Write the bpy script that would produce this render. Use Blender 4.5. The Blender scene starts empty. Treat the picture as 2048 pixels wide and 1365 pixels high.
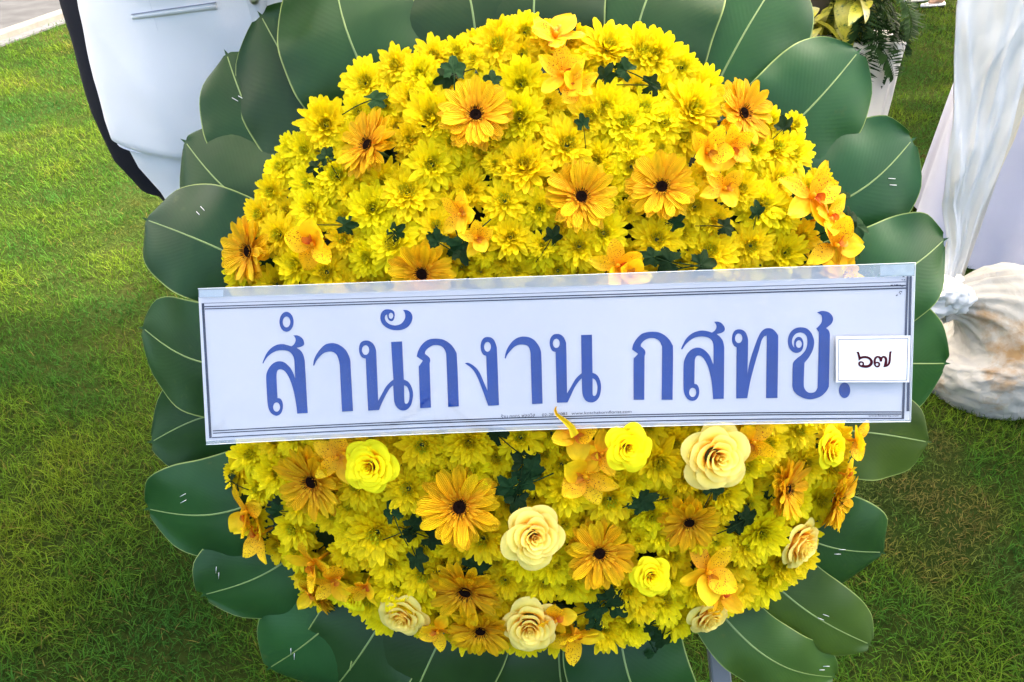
import bpy, bmesh, math, random
import numpy as np
from mathutils import Vector, Matrix, noise

random.seed(7)
rng = np.random.default_rng(11)
SC = bpy.context.scene
COL = SC.collection
R = math.radians

# ------------------------------------------------------------------ camera
PITCH = 33.0
CAM = Vector((0.0, 0.0, 1.35))
FPX = 1607.0
cd = bpy.data.cameras.new("camera")
cd.sensor_width = 36.0
cd.lens = FPX / 2048.0 * 36.0
cd.clip_start = 0.02
cd.clip_end = 400.0
cam = bpy.data.objects.new("camera", cd)
COL.objects.link(cam)
cam.location = CAM
cam.rotation_euler = (R(90 - PITCH), 0, 0)
SC.camera = cam
FWD = Vector((0, math.cos(R(PITCH)), -math.sin(R(PITCH))))
UP = Vector((0, math.sin(R(PITCH)), math.cos(R(PITCH))))
RT = Vector((1, 0, 0))

# ------------------------------------------------------------------ light
SUN_EL, SUN_AZ = 38.0, 42.0          # sun stands behind the wreath, to the right (azimuth from +Y towards +X)
world = bpy.data.worlds.new("World")
SC.world = world
world.use_nodes = True
wn = world.node_tree
bg = wn.nodes["Background"]
sky = wn.nodes.new("ShaderNodeTexSky")
sky.sky_type = 'NISHITA'
sky.sun_disc = False
sky.sun_elevation = R(SUN_EL)
sky.sun_rotation = R(SUN_AZ)
sky.air_density = 0.8
sky.dust_density = 9.0
sky.ozone_density = 0.0
wn.links.new(sky.outputs[0], bg.inputs[0])
bg.inputs[1].default_value = 0.15
sd = bpy.data.lights.new("sun", 'SUN')
sd.energy = 2.6
sd.angle = R(2.5)
sd.color = (1.0, 0.93, 0.82)
sun = bpy.data.objects.new("sun", sd)
COL.objects.link(sun)
sdir = Vector((math.sin(R(SUN_AZ)) * math.cos(R(SUN_EL)), math.cos(R(SUN_AZ)) * math.cos(R(SUN_EL)), math.sin(R(SUN_EL))))
sun.rotation_euler = sdir.to_track_quat('Z', 'Y').to_euler()
SC.view_settings.view_transform = 'Standard'
SC.view_settings.look = 'None'
SC.view_settings.exposure = 3.0
SC.view_settings.gamma = 1.0
SC.view_settings.use_curve_mapping = False
SC.render.engine = 'CYCLES'
SC.cycles.max_bounces = 12
SC.cycles.diffuse_bounces = 9
SC.cycles.transmission_bounces = 9
SC.cycles.transparent_max_bounces = 12
SC.cycles.caustics_reflective = False
SC.cycles.caustics_refractive = False

# ------------------------------------------------------------------ helpers
def ray(px, py):
    return FWD + RT * ((px - 1024.0) / FPX) + UP * ((682.5 - py) / FPX)

def P(px, py, d):
    return CAM + ray(px, py) * d

def on_plane(px, py, p0, n):
    r = ray(px, py)
    return CAM + r * ((p0 - CAM).dot(n) / r.dot(n))

def ground(px, py, z=0.0):
    r = ray(px, py)
    return CAM + r * ((z - CAM.z) / r.z)

def tag(o, label=None, cat=None, group=None, kind=None):
    if label: o["label"] = label
    if cat: o["category"] = cat
    if group: o["group"] = group
    if kind: o["kind"] = kind
    return o

def make_mesh(name, verts, faces, mats=None, smooth=True, uvs=None, mat_idx=None, col=None):
    me = bpy.data.meshes.new(name)
    me.from_pydata([tuple(v) for v in verts], [], faces)
    if mats:
        for m in (mats if isinstance(mats, (list, tuple)) else [mats]):
            me.materials.append(m)
    if mat_idx is not None:
        me.polygons.foreach_set("material_index", mat_idx)
    if smooth:
        me.polygons.foreach_set("use_smooth", [True] * len(me.polygons))
    if uvs is not None:
        uv = me.uv_layers.new(name="UVMap")
        li = np.empty(len(me.loops), dtype=np.int32)
        me.loops.foreach_get("vertex_index", li)
        uv.data.foreach_set("uv", np.asarray(uvs, dtype=np.float32)[li].ravel())
    if col is not None:
        a = me.color_attributes.new("tint", 'FLOAT_COLOR', 'POINT')
        a.data.foreach_set("color", np.asarray(col, dtype=np.float32).ravel())
    me.update()
    return me

def link(name, me, parent=None, mat=None):
    o = bpy.data.objects.new(name, me)
    COL.objects.link(o)
    if mat is not None:
        o.matrix_world = mat
    if parent is not None:
        o.parent = parent
        o.matrix_parent_inverse = PINV.get(parent.name, Matrix.Identity(4))
    return o

PINV = {}
def thing(name, label, cat, loc=(0, 0, 0), group=None):
    o = bpy.data.objects.new(name, None)
    COL.objects.link(o)
    o.location = loc
    o.empty_display_size = 0.05
    PINV[o.name] = Matrix.Translation(-Vector(loc))
    tag(o, label, cat, group)
    return o

def grid_faces(nu, nv, wrap_u=False):
    f = []
    for j in range(nv - 1):
        for i in range(nu if wrap_u else nu - 1):
            a = j * nu + i
            b = j * nu + (i + 1) % nu
            f.append((a, b, b + nu, a + nu))
    return f

class MB:
    """collects pieces into one mesh"""
    def __init__(s):
        s.v, s.f, s.uv, s.mi = [], [], [], []
    def add(s, v, f, uv=None, mi=0, mat=None):
        o = len(s.v)
        s.v += [tuple(mat @ Vector(p)) if mat is not None else tuple(p) for p in v]
        s.f += [tuple(i + o for i in q) for q in f]
        s.uv += list(uv) if uv is not None else [(0.0, 0.0)] * len(v)
        s.mi += [mi] * len(f)
    def grid(s, pts, nu, nv, uv=None, mi=0, wrap=False, mat=None):
        s.add(pts, grid_faces(nu, nv, wrap), uv, mi, mat)
    def tube(s, pts, rad, n=8, cap=True, mi=0):
        pts = [Vector(p) for p in pts]
        rads = rad if isinstance(rad, (list, tuple)) else [rad] * len(pts)
        v = []
        x = None
        for i, p in enumerate(pts):
            d = (pts[min(i + 1, len(pts) - 1)] - pts[max(i - 1, 0)]).normalized()
            if x is None:
                x = d.orthogonal().normalized()
            x = (x - d * x.dot(d)).normalized()
            y = d.cross(x)
            for k in range(n):
                a = 2 * math.pi * k / n
                v.append(p + (x * math.cos(a) + y * math.sin(a)) * rads[i])
        f = grid_faces(n, len(pts), True)
        if cap:
            f.append(tuple(range(n))[::-1])
            f.append(tuple(range((len(pts) - 1) * n, len(pts) * n)))
        s.add(v, f, None, mi)
    def loft(s, rings, cap=True, mi=0):
        n = len(rings[0])
        v = [p for r in rings for p in r]
        f = grid_faces(n, len(rings), True)
        if cap:
            f.append(tuple(range(n))[::-1])
            f.append(tuple(range((len(rings) - 1) * n, len(rings) * n)))
        s.add(v, f, None, mi)
    def box(s, c, size, mi=0, mat=None):
        cx, cy, cz = c
        sx, sy, sz = (q / 2 for q in size)
        v = [(cx + a * sx, cy + b * sy, cz + d * sz) for d in (-1, 1) for b in (-1, 1) for a in (-1, 1)]
        f = [(0, 2, 3, 1), (4, 5, 7, 6), (0, 1, 5, 4), (2, 6, 7, 3), (0, 4, 6, 2), (1, 3, 7, 5)]
        s.add(v, f, None, mi, mat)
    def mesh(s, name, mats=None, smooth=True):
        return make_mesh(name, s.v, s.f, mats, smooth, s.uv, s.mi)

# ------------------------------------------------------------------ materials
def nodes_of(name):
    m = bpy.data.materials.new(name)
    m.use_nodes = True
    return m, m.node_tree, m.node_tree.nodes["Principled BSDF"]

def N(nt, typ, **kw):
    n = nt.nodes.new(typ)
    for k, v in kw.items():
        setattr(n, k, v)
    return n

def ramp(nt, stops):
    r = nt.nodes.new("ShaderNodeValToRGB")
    el = r.color_ramp.elements
    while len(el) < len(stops):
        el.new(0.5)
    for e, (p, c) in zip(el, stops):
        e.position = p
        e.color = (*c, 1.0)
    return r

def noise_tex(nt, scale, detail=3.0, rough=0.5, coord="Object"):
    tc = N(nt, "ShaderNodeTexCoord")
    t = N(nt, "ShaderNodeTexNoise")
    t.inputs["Scale"].default_value = scale
    t.inputs["Detail"].default_value = detail
    t.inputs["Roughness"].default_value = rough
    nt.links.new(tc.outputs[coord], t.inputs["Vector"])
    return t

def bump(nt, bs, height, strength=0.3, dist=0.002):
    b = N(nt, "ShaderNodeBump")
    b.inputs["Strength"].default_value = strength
    b.inputs["Distance"].default_value = dist
    nt.links.new(height, b.inputs["Height"])
    nt.links.new(b.outputs[0], bs.inputs["Normal"])
    return b

def simple_mat(name, col, rough=0.6, vary=0.12, scale=30.0, bumpy=0.0, metal=0.0, spec=0.5):
    m, nt, bs = nodes_of(name)
    t = noise_tex(nt, scale, 4.0)
    lo = tuple(c * (1 - vary) for c in col)
    hi = tuple(min(1, c * (1 + vary)) for c in col)
    r = ramp(nt, [(0.3, lo), (0.7, hi)])
    nt.links.new(t.outputs["Fac"], r.inputs[0])
    nt.links.new(r.outputs[0], bs.inputs["Base Color"])
    bs.inputs["Roughness"].default_value = rough
    bs.inputs["Metallic"].default_value = metal
    bs.inputs["Specular IOR Level"].default_value = spec
    if bumpy:
        bump(nt, bs, t.outputs["Fac"], bumpy)
    return m

def petal_mat(name, stops, trans=0.35, hue_var=0.02, val_var=0.15, rough=0.55, spots=None, spot_scale=60.0, vein=0.5, groove=1.0):
    """petal: pigment along the petal (UV y), a little hue change per flower, fine lengthwise veins, light shines through"""
    m, nt, bs = nodes_of(name)
    L = nt.links
    uv = N(nt, "ShaderNodeUVMap", uv_map="UVMap")
    sp = N(nt, "ShaderNodeSeparateXYZ")
    L.new(uv.outputs[0], sp.inputs[0])
    r = ramp(nt, stops)
    L.new(sp.outputs["Y"], r.inputs[0])
    oi = N(nt, "ShaderNodeObjectInfo")
    hsv = N(nt, "ShaderNodeHueSaturation")
    mr = N(nt, "ShaderNodeMapRange")
    mr.inputs["To Min"].default_value = 0.5 - hue_var
    mr.inputs["To Max"].default_value = 0.5 + hue_var
    L.new(oi.outputs["Random"], mr.inputs["Value"])
    L.new(mr.outputs[0], hsv.inputs["Hue"])
    nz = noise_tex(nt, 4.0, 3.0)
    mv = N(nt, "ShaderNodeMapRange")
    mv.inputs["From Min"].default_value = 0.3
    mv.inputs["From Max"].default_value = 0.7
    mv.inputs["To Min"].default_value = 1.0 - val_var
    mv.inputs["To Max"].default_value = 1.0 + val_var * 0.3
    L.new(nz.outputs["Fac"], mv.inputs["Value"])
    L.new(mv.outputs[0], hsv.inputs["Value"])
    L.new(r.outputs[0], hsv.inputs["Color"])
    # the rim of each petal is paler than the groove along its middle
    ax_ = N(nt, "ShaderNodeMath", operation='ABSOLUTE')
    L.new(sp.outputs["X"], ax_.inputs[0])
    rg_ = N(nt, "ShaderNodeMapRange")
    rg_.inputs["From Min"].default_value = 0.05
    rg_.inputs["From Max"].default_value = 0.8
    rg_.inputs["To Min"].default_value = groove
    rg_.inputs["To Max"].default_value = 1.0
    L.new(ax_.outputs[0], rg_.inputs["Value"])
    mg = N(nt, "ShaderNodeMix", data_type='RGBA', blend_type='MULTIPLY')
    mg.inputs[0].default_value = 1.0
    L.new(hsv.outputs[0], mg.inputs[6])
    L.new(rg_.outputs[0], mg.inputs[7])
    colr = mg.outputs[2]
    if spots:
        tc = N(nt, "ShaderNodeTexCoord")
        vo = N(nt, "ShaderNodeTexVoronoi")
        vo.inputs["Scale"].default_value = spot_scale
        L.new(tc.outputs["Object"], vo.inputs["Vector"])
        n2 = noise_tex(nt, 3.0, 2.0)
        th = N(nt, "ShaderNodeMath", operation='MULTIPLY')
        L.new(n2.outputs["Fac"], th.inputs[0])
        th.inputs[1].default_value = 0.46
        lt = N(nt, "ShaderNodeMath", operation='LESS_THAN')
        L.new(vo.outputs["Distance"], lt.inputs[0])
        L.new(th.outputs[0], lt.inputs[1])
        mx = N(nt, "ShaderNodeMix", data_type='RGBA')
        L.new(lt.outputs[0], mx.inputs[0])
        L.new(colr, mx.inputs[6])
        mx.inputs[7].default_value = (*spots, 1)
        colr = mx.outputs[2]
    L.new(colr, bs.inputs["Base Color"])
    bs.inputs["Roughness"].default_value = rough
    bs.inputs["Specular IOR Level"].default_value = 0.18
    w = N(nt, "ShaderNodeMath", operation='SINE')
    mu = N(nt, "ShaderNodeMath", operation='MULTIPLY')
    mu.inputs[1].default_value = 22.0
    L.new(sp.outputs["X"], mu.inputs[0])
    L.new(mu.outputs[0], w.inputs[0])
    bump(nt, bs, w.outputs[0], vein, 0.0006)
    tr = N(nt, "ShaderNodeBsdfTranslucent")
    L.new(colr, tr.inputs["Color"])
    mix = N(nt, "ShaderNodeMixShader")
    mix.inputs[0].default_value = trans
    L.new(bs.outputs[0], mix.inputs[1])
    L.new(tr.outputs[0], mix.inputs[2])
    L.new(mix.outputs[0], nt.nodes["Material Output"].inputs["Surface"])
    return m

def leaf_mat(name, col, rib, rough=0.38, stains=0.0, trans=0.06, spec=0.22):
    m, nt, bs = nodes_of(name)
    L = nt.links
    uv = N(nt, "ShaderNodeUVMap", uv_map="UVMap")
    sp = N(nt, "ShaderNodeSeparateXYZ")
    L.new(uv.outputs[0], sp.inputs[0])
    ab = N(nt, "ShaderNodeMath", operation='ABSOLUTE')
    L.new(sp.outputs["X"], ab.inputs[0])
    nz = noise_tex(nt, 9.0, 4.0)
    r = ramp(nt, [(0.3, tuple(c * 0.8 for c in col)), (0.7, tuple(c * 1.25 for c in col))])
    L.new(nz.outputs["Fac"], r.inputs[0])
    oi = N(nt, "ShaderNodeObjectInfo")
    hsv = N(nt, "ShaderNodeHueSaturation")
    mr = N(nt, "ShaderNodeMapRange")
    mr.inputs["To Min"].default_value = 0.7
    mr.inputs["To Max"].default_value = 1.35
    L.new(oi.outputs["Random"], mr.inputs["Value"])
    L.new(mr.outputs[0], hsv.inputs["Value"])
    mh = N(nt, "ShaderNodeMapRange")
    mh.inputs["To Min"].default_value = 0.465
    mh.inputs["To Max"].default_value = 0.505
    L.new(oi.outputs["Random"], mh.inputs["Value"])
    L.new(mh.outputs[0], hsv.inputs["Hue"])
    L.new(r.outputs[0], hsv.inputs["Color"])
    # pale margin of the blade
    gt = N(nt, "ShaderNodeMapRange")
    gt.inputs["From Min"].default_value = 0.972
    gt.inputs["From Max"].default_value = 0.995
    L.new(ab.outputs[0], gt.inputs["Value"])
    mx = N(nt, "ShaderNodeMix", data_type='RGBA')
    L.new(gt.outputs[0], mx.inputs[0])
    L.new(hsv.outputs[0], mx.inputs[6])
    mx.inputs[7].default_value = (*rib, 1)
    colr = mx.outputs[2]
    rg = bs.inputs["Roughness"]
    nb_ = noise_tex(nt, 21.0, 5.0, 0.65)
    gb_ = N(nt, "ShaderNodeMapRange")
    gb_.inputs["From Min"].default_value = 0.66
    gb_.inputs["From Max"].default_value = 0.74
    gb_.inputs["To Max"].default_value = 0.6
    L.new(nb_.outputs["Fac"], gb_.inputs["Value"])
    mb_ = N(nt, "ShaderNodeMix", data_type='RGBA')
    L.new(gb_.outputs[0], mb_.inputs[0])
    L.new(colr, mb_.inputs[6])
    mb_.inputs[7].default_value = (col[0] * 3.2 + .01, col[1] * 1.5, col[2] * 1.2, 1)
    colr = mb_.outputs[2]
    if stains:
        n3 = noise_tex(nt, 38.0, 3.0, 0.6)
        n4 = noise_tex(nt, 7.0, 2.0)
        a = N(nt, "ShaderNodeMath", operation='MULTIPLY')
        L.new(n3.outputs["Fac"], a.inputs[0])
        L.new(n4.outputs["Fac"], a.inputs[1])
        g = N(nt, "ShaderNodeMapRange")
        g.inputs["From Min"].default_value = stains
        g.inputs["From Max"].default_value = stains + 0.05
        L.new(a.outputs[0], g.inputs["Value"])
        m2 = N(nt, "ShaderNodeMix", data_type='RGBA')
        L.new(g.outputs[0], m2.inputs[0])
        L.new(colr, m2.inputs[6])
        m2.inputs[7].default_value = (0.42, 0.42, 0.38, 1)
        colr = m2.outputs[2]
    L.new(colr, bs.inputs["Base Color"])
    rn = noise_tex(nt, 22.0, 3.0)
    rr = N(nt, "ShaderNodeMapRange")
    rr.inputs["To Min"].default_value = rough - 0.08
    rr.inputs["To Max"].default_value = rough + 0.14
    L.new(rn.outputs["Fac"], rr.inputs["Value"])
    L.new(rr.outputs[0], rg)
    bs.inputs["Specular IOR Level"].default_value = spec
    # side veins
    s1 = N(nt, "ShaderNodeMath", operation='MULTIPLY')
    s1.inputs[1].default_value = 0.35
    L.new(ab.outputs[0], s1.inputs[0])
    s2 = N(nt, "ShaderNodeMath", operation='SUBTRACT')
    L.new(sp.outputs["Y"], s2.inputs[0])
    L.new(s1.outputs[0], s2.inputs[1])
    s3 = N(nt, "ShaderNodeMath", operation='MULTIPLY')
    s3.inputs[1].default_value = 210.0
    L.new(s2.outputs[0], s3.inputs[0])
    s4 = N(nt, "ShaderNodeMath", operation='SINE')
    L.new(s3.outputs[0], s4.inputs[0])
    n5 = noise_tex(nt, 14.0, 4.0)
    s5 = N(nt, "ShaderNodeMath", operation='MULTIPLY_ADD')
    L.new(n5.outputs["Fac"], s5.inputs[0])
    s5.inputs[1].default_value = 16.0
    L.new(s4.outputs[0], s5.inputs[2])
    bump(nt, bs, s5.outputs[0], 0.035, 0.0007)
    tr = N(nt, "ShaderNodeBsdfTranslucent")
    tr.inputs["Color"].default_value = (col[0] * 3.5, col[1] * 3.0, col[2] * 0.6, 1)
    mix = N(nt, "ShaderNodeMixShader")
    mix.inputs[0].default_value = trans
    L.new(bs.outputs[0], mix.inputs[1])
    L.new(tr.outputs[0], mix.inputs[2])
    L.new(mix.outputs[0], nt.nodes["Material Output"].inputs["Surface"])
    return m

def cloth_mat(name, col, rough=0.85, weave=900.0, vary=0.04, scale=6.0, sheen=0.2, stain=None, stain_lo=0.58, stain_at=None, crumple=0.0):
    m, nt, bs = nodes_of(name)
    L = nt.links
    nz = noise_tex(nt, scale, 4.0)
    r = ramp(nt, [(0.3, tuple(c * (1 - vary) for c in col)), (0.7, tuple(min(1, c * (1 + vary)) for c in col))])
    L.new(nz.outputs["Fac"], r.inputs[0])
    colr = r.outputs[0]
    if stain:
        n2 = noise_tex(nt, 7.0, 6.0, 0.62)
        if stain_at:
            tc2 = N(nt, "ShaderNodeTexCoord")
            ds = N(nt, "ShaderNodeVectorMath", operation='DISTANCE')
            L.new(tc2.outputs["Object"], ds.inputs[0]); ds.inputs[1].default_value = stain_at
            mm = N(nt, "ShaderNodeMapRange"); mm.inputs["From Max"].default_value = 0.15
            mm.inputs["To Min"].default_value = 0.34; mm.inputs["To Max"].default_value = 0.0
            L.new(ds.outputs["Value"], mm.inputs["Value"])
            ad2 = N(nt, "ShaderNodeMath", operation='ADD')
            L.new(n2.outputs["Fac"], ad2.inputs[0]); L.new(mm.outputs[0], ad2.inputs[1])
            n2 = ad2
        g = N(nt, "ShaderNodeMapRange")
        g.inputs["From Min"].default_value = stain_lo
        g.inputs["From Max"].default_value = stain_lo + 0.14
        L.new(n2.outputs[0], g.inputs["Value"])
        mx = N(nt, "ShaderNodeMix", data_type='RGBA')
        L.new(g.outputs[0], mx.inputs[0])
        L.new(colr, mx.inputs[6])
        mx.inputs[7].default_value = (*stain, 1)
        colr = mx.outputs[2]
    L.new(colr, bs.inputs["Base Color"])
    bs.inputs["Roughness"].default_value = rough
    bs.inputs["Specular IOR Level"].default_value = 0.2
    bs.inputs["Sheen Weight"].default_value = sheen
    nb = noise_tex(nt, 26.0, 5.0)
    nw = noise_tex(nt, weave, 1.0)
    ad = N(nt, "ShaderNodeMath", operation='MULTIPLY_ADD')
    L.new(nw.outputs["Fac"], ad.inputs[0])
    ad.inputs[1].default_value = 0.12
    L.new(nb.outputs["Fac"], ad.inputs[2])
    b1 = bump(nt, bs, ad.outputs[0], 0.35, 0.003)
    if crumple:
        tc3 = N(nt, "ShaderNodeTexCoord")
        dn = noise_tex(nt, 9.0, 3.0)
        mxv = N(nt, "ShaderNodeMix", data_type='RGBA')
        mxv.inputs[0].default_value = 0.12
        L.new(tc3.outputs["Object"], mxv.inputs[6]); L.new(dn.outputs["Color"], mxv.inputs[7])
        hs = []
        for sc_ in (13.0, 31.0):
            vo = N(nt, "ShaderNodeTexVoronoi", feature='F1')
            vo.inputs["Scale"].default_value = sc_
            L.new(mxv.outputs[2], vo.inputs["Vector"])
            hs.append(vo)
        am = N(nt, "ShaderNodeMath", operation='MULTIPLY_ADD')
        L.new(hs[1].outputs["Distance"], am.inputs[0]); am.inputs[1].default_value = 0.4
        L.new(hs[0].outputs["Distance"], am.inputs[2])
        b2 = N(nt, "ShaderNodeBump")
        b2.inputs["Strength"].default_value = crumple; b2.inputs["Distance"].default_value = 0.02
        L.new(am.outputs[0], b2.inputs["Height"])
        L.new(b1.outputs[0], b2.inputs["Normal"])
        L.new(b2.outputs[0], bs.inputs["Normal"])
    return m
# ------------------------------------------------------------------ setting: lawn, pavement, grass
def lawn_material():
    m, nt, bs = nodes_of("lawn_soil")
    L = nt.links
    n1 = noise_tex(nt, 1.3, 5.0, 0.6)
    n2 = noise_tex(nt, 60.0, 4.0, 0.6)
    r1 = ramp(nt, [(0.3, (0.012, 0.022, 0.005)), (0.55, (0.022, 0.034, 0.008)), (0.75, (0.045, 0.036, 0.014))])
    L.new(n1.outputs["Fac"], r1.inputs[0])
    mx = N(nt, "ShaderNodeMix", data_type='RGBA', blend_type='MULTIPLY')
    mx.inputs[0].default_value = 0.7
    r2 = ramp(nt, [(0.3, (0.45, 0.45, 0.4)), (0.7, (1.3, 1.3, 1.2))])
    L.new(n2.outputs["Fac"], r2.inputs[0])
    L.new(r1.outputs[0], mx.inputs[6])
    L.new(r2.outputs[0], mx.inputs[7])
    L.new(mx.outputs[2], bs.inputs["Base Color"])
    bs.inputs["Roughness"].default_value = 0.95
    bs.inputs["Specular IOR Level"].default_value = 0.0
    bump(nt, bs, n2.outputs["Fac"], 0.8, 0.01)
    return m

def grass_material():
    m, nt, bs = nodes_of("grass_blades")
    L = nt.links
    at = N(nt, "ShaderNodeVertexColor", layer_name="tint")
    L.new(at.outputs["Color"], bs.inputs["Base Color"])
    bs.inputs["Roughness"].default_value = 0.65
    bs.inputs["Specular IOR Level"].default_value = 0.02
    tr = N(nt, "ShaderNodeBsdfTranslucent")
    L.new(at.outputs["Color"], tr.inputs["Color"])
    mix = N(nt, "ShaderNodeMixShader")
    mix.inputs[0].default_value = 0.3
    L.new(bs.outputs[0], mix.inputs[1])
    L.new(tr.outputs[0], mix.inputs[2])
    L.new(mix.outputs[0], nt.nodes["Material Output"].inputs["Surface"])
    return m

g = 160.0
lawn = link("lawn", make_mesh("lawn", [(-g, -g, 0), (g, -g, 0), (g, g, 0), (-g, g, 0)], [(0, 1, 2, 3)], lawn_material(), False))
tag(lawn, kind="structure")

# pavement beyond the lawn, with its kerb stones
KA, KB = ground(0, 88), ground(130, 41)
kd = (KB - KA).normalized()
kn = Vector((-kd.y, kd.x, 0))                # to the left of the kerb line
pave_mat = simple_mat("pavement_concrete", (0.050, 0.051, 0.052), 0.95, 0.22, 5.0, 0.3, spec=0.03)
kerb_mat = simple_mat("kerb_concrete", (0.115, 0.110, 0.100), 0.95, 0.15, 12.0, 0.3, spec=0.03)
gap_mat = simple_mat("kerb_gap_dark", (0.045, 0.047, 0.05), 0.8, 0.2, 20.0)
def kp(a, b, z):
    p = KA + kd * a + kn * b
    return (p.x, p.y, z)
pv = MB()
pv.add([kp(-12, 0.13, 0.03), kp(40, 0.13, 0.03), kp(40, 9, 0.03), kp(-12, 9, 0.03), kp(-12, 0.13, -0.1), kp(40, 0.13, -0.1), kp(40, 9, -0.1), kp(-12, 9, -0.1)],
       [(0, 1, 2, 3), (4, 5, 1, 0), (5, 6, 2, 1), (6, 7, 3, 2), (7, 4, 0, 3)])
pavement = tag(link("pavement", pv.mesh("pavement", pave_mat, False)), kind="structure")
kb = MB()
kb.box((0, 0, 0), (0.985, 0.12, 0.20))
kme = kb.mesh("kerb_stone", kerb_mat, False)
ang = math.atan2(kd.y, kd.x)
for i in range(-2, 9):
    c = kp(i + 0.5, 0.065, -0.05 + random.uniform(-0.003, 0.003))
    link("kerb_stone", kme, pavement, Matrix.Translation(c) @ Matrix.Rotation(ang, 4, 'Z'))
ke = MB()
ke.add([kp(-12, -0.07, 0.012), kp(40, -0.07, 0.012), kp(40, 0.003, 0.018), kp(-12, 0.003, 0.018), kp(-12, -0.07, -0.05), kp(40, -0.07, -0.05)], [(0, 1, 2, 3), (4, 5, 1, 0)])  # dark strip along the lawn side of the kerb
link("kerb_gap_strip", ke.mesh("kerb_gap_strip", gap_mat, False), pavement)

def grass_patch():
    xs, ys, ls, ws = [], [], [], []
    def zone(y0, y1, dens, ln, wd):
        hw0 = 0.70 * (y1 * .839 + .735) + 0.75
        n = int(dens * 2 * hw0 * (y1 - y0))
        x = rng.uniform(-hw0, hw0, n)
        y = rng.uniform(y0, y1, n)
        k = np.abs(x) < 0.66 * (y * .839 + .735) + 0.70
        # keep off the pavement
        side = (x - KA.x) * kn.x + (y - KA.y) * kn.y
        k &= side < -0.02
        x, y = x[k], y[k]
        xs.append(x); ys.append(y)
        ls.append(rng.uniform(0.55, 1.25, len(x)) * ln)
        ws.append(rng.uniform(0.7, 1.3, len(x)) * wd)
    zone(0.55, 1.2, 24000, 0.038, 0.0019)
    zone(1.2, 2.0, 21000, 0.036, 0.0019)
    zone(2.0, 3.0, 11000, 0.034, 0.0023)
    zone(3.0, 4.5, 7000, 0.036, 0.0028)
    zone(4.5, 7.0, 3600, 0.040, 0.0038)
    zone(7.0, 10.0, 1500, 0.042, 0.0055)
    x, y, ln, wd = (np.concatenate(a) for a in (xs, ys, ls, ws))
    n = len(x)
    # patchiness from a few random waves
    def waves(f, k, seed):
        r = np.random.default_rng(seed)
        s = np.zeros(n)
        for _ in range(k):
            a = r.uniform(0, 2 * math.pi); q = f * r.uniform(0.6, 1.7); ph = r.uniform(0, 6.28)
            s += np.sin((x * math.cos(a) + y * math.sin(a)) * q + ph)
        return s / math.sqrt(k / 2)
    pat = waves(4.5, 9, 1) * 0.6 + waves(14.0, 9, 2) * 0.5
    dry = waves(7.0, 9, 3) * 0.7 + waves(22.0, 9, 4) * 0.5
    clump = waves(30.0, 10, 5)
    ln = ln * np.clip(1.0 + 0.16 * pat + 0.16 * clump, 0.5, 1.6) * np.where(dry > 1.3, 0.7, 1.0)
    az = rng.uniform(0, 2 * math.pi, n) + 0.6 * waves(18.0, 6, 6)
    lean = rng.uniform(0.25, 1.25, n)                       # radians off vertical at the base
    bend = rng.uniform(0.1, 0.8, n)
    dx, dy = np.cos(az), np.sin(az)
    tw = az + math.pi / 2 + rng.normal(0, 0.5, n)
    sx, sy = np.cos(tw) * wd * 0.5, np.sin(tw) * wd * 0.5
    l1, l2 = np.sin(lean) * ln * 0.5, np.cos(lean) * ln * 0.5
    lean2 = np.minimum(lean + bend, 1.7)
    m1, m2 = np.sin(lean2) * ln * 0.5, np.cos(lean2) * ln * 0.5
    z0 = rng.uniform(-0.004, 0.004, n)
    V = np.empty((n, 5, 3), dtype=np.float32)
    V[:, 0] = np.stack([x - sx, y - sy, z0], 1)
    V[:, 1] = np.stack([x + sx, y + sy, z0], 1)
    V[:, 2] = np.stack([x + dx * l1 + sx * .8, y + dy * l1 + sy * .8, z0 + l2], 1)
    V[:, 3] = np.stack([x + dx * l1 - sx * .8, y + dy * l1 - sy * .8, z0 + l2], 1)
    V[:, 4] = np.stack([x + dx * (l1 + m1), y + dy * (l1 + m1), np.maximum(z0 + l2 + m2, 0.003)], 1)
    base = (np.arange(n, dtype=np.int64) * 5)[:, None]
    quads = base + np.array([0, 1, 2, 3])
    tris = base + np.array([3, 2, 4])
    me = bpy.data.meshes.new("grass")
    me.vertices.add(n * 5)
    me.vertices.foreach_set("co", V.ravel())
    me.loops.add(n * 7)
    li = np.concatenate([quads, tris], 1).astype(np.int32)
    me.loops.foreach_set("vertex_index", li.ravel())
    me.polygons.add(n * 2)
    st = np.empty((n, 2), dtype=np.int32)
    st[:, 0] = np.arange(n) * 7
    st[:, 1] = st[:, 0] + 4
    me.polygons.foreach_set("loop_start", st.ravel())
    try:
        tot = np.tile(np.array([4, 3], dtype=np.int32), n)
        me.polygons.foreach_set("loop_total", tot)
    except Exception:
        pass
    me.update(calc_edges=True)
    green = np.array([0.037, 0.102, 0.009]); lush = np.array([0.020, 0.080, 0.016]); yel = np.array([0.105, 0.152, 0.010]); brown = np.array([0.12, 0.085, 0.026])
    t = rng.uniform(0, 1, n)
    c = green + (yel - green) * np.clip(0.25 + 0.30 * pat + 0.5 * (t - 0.5), 0, 1)[:, None]
    c = c + (lush - c) * np.clip(-0.35 * pat + 0.3 * (rng.uniform(0, 1, n) - 0.3), 0, 1)[:, None]
    db = np.clip((dry - 1.0) * 0.55, 0, 0.75) + np.where(rng.uniform(0, 1, n) < 0.06, 0.7, 0.0)
    c = c + (brown - c) * np.clip(db, 0, 1)[:, None]
    far = np.clip((y - 1.5) / 3.0, 0, 1)
    c *= (0.92 + .08 * np.clip((y - 1.2) / 1.6, 0, 1))[:, None]  # nearer grass darkened in colour, standing in for its deeper shade
    c *= (1 + (rng.uniform(0.5, 1.65, n) - 1) * (1 - .8 * far))[:, None]
    C = np.ones((n, 5, 4), dtype=np.float32)
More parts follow.
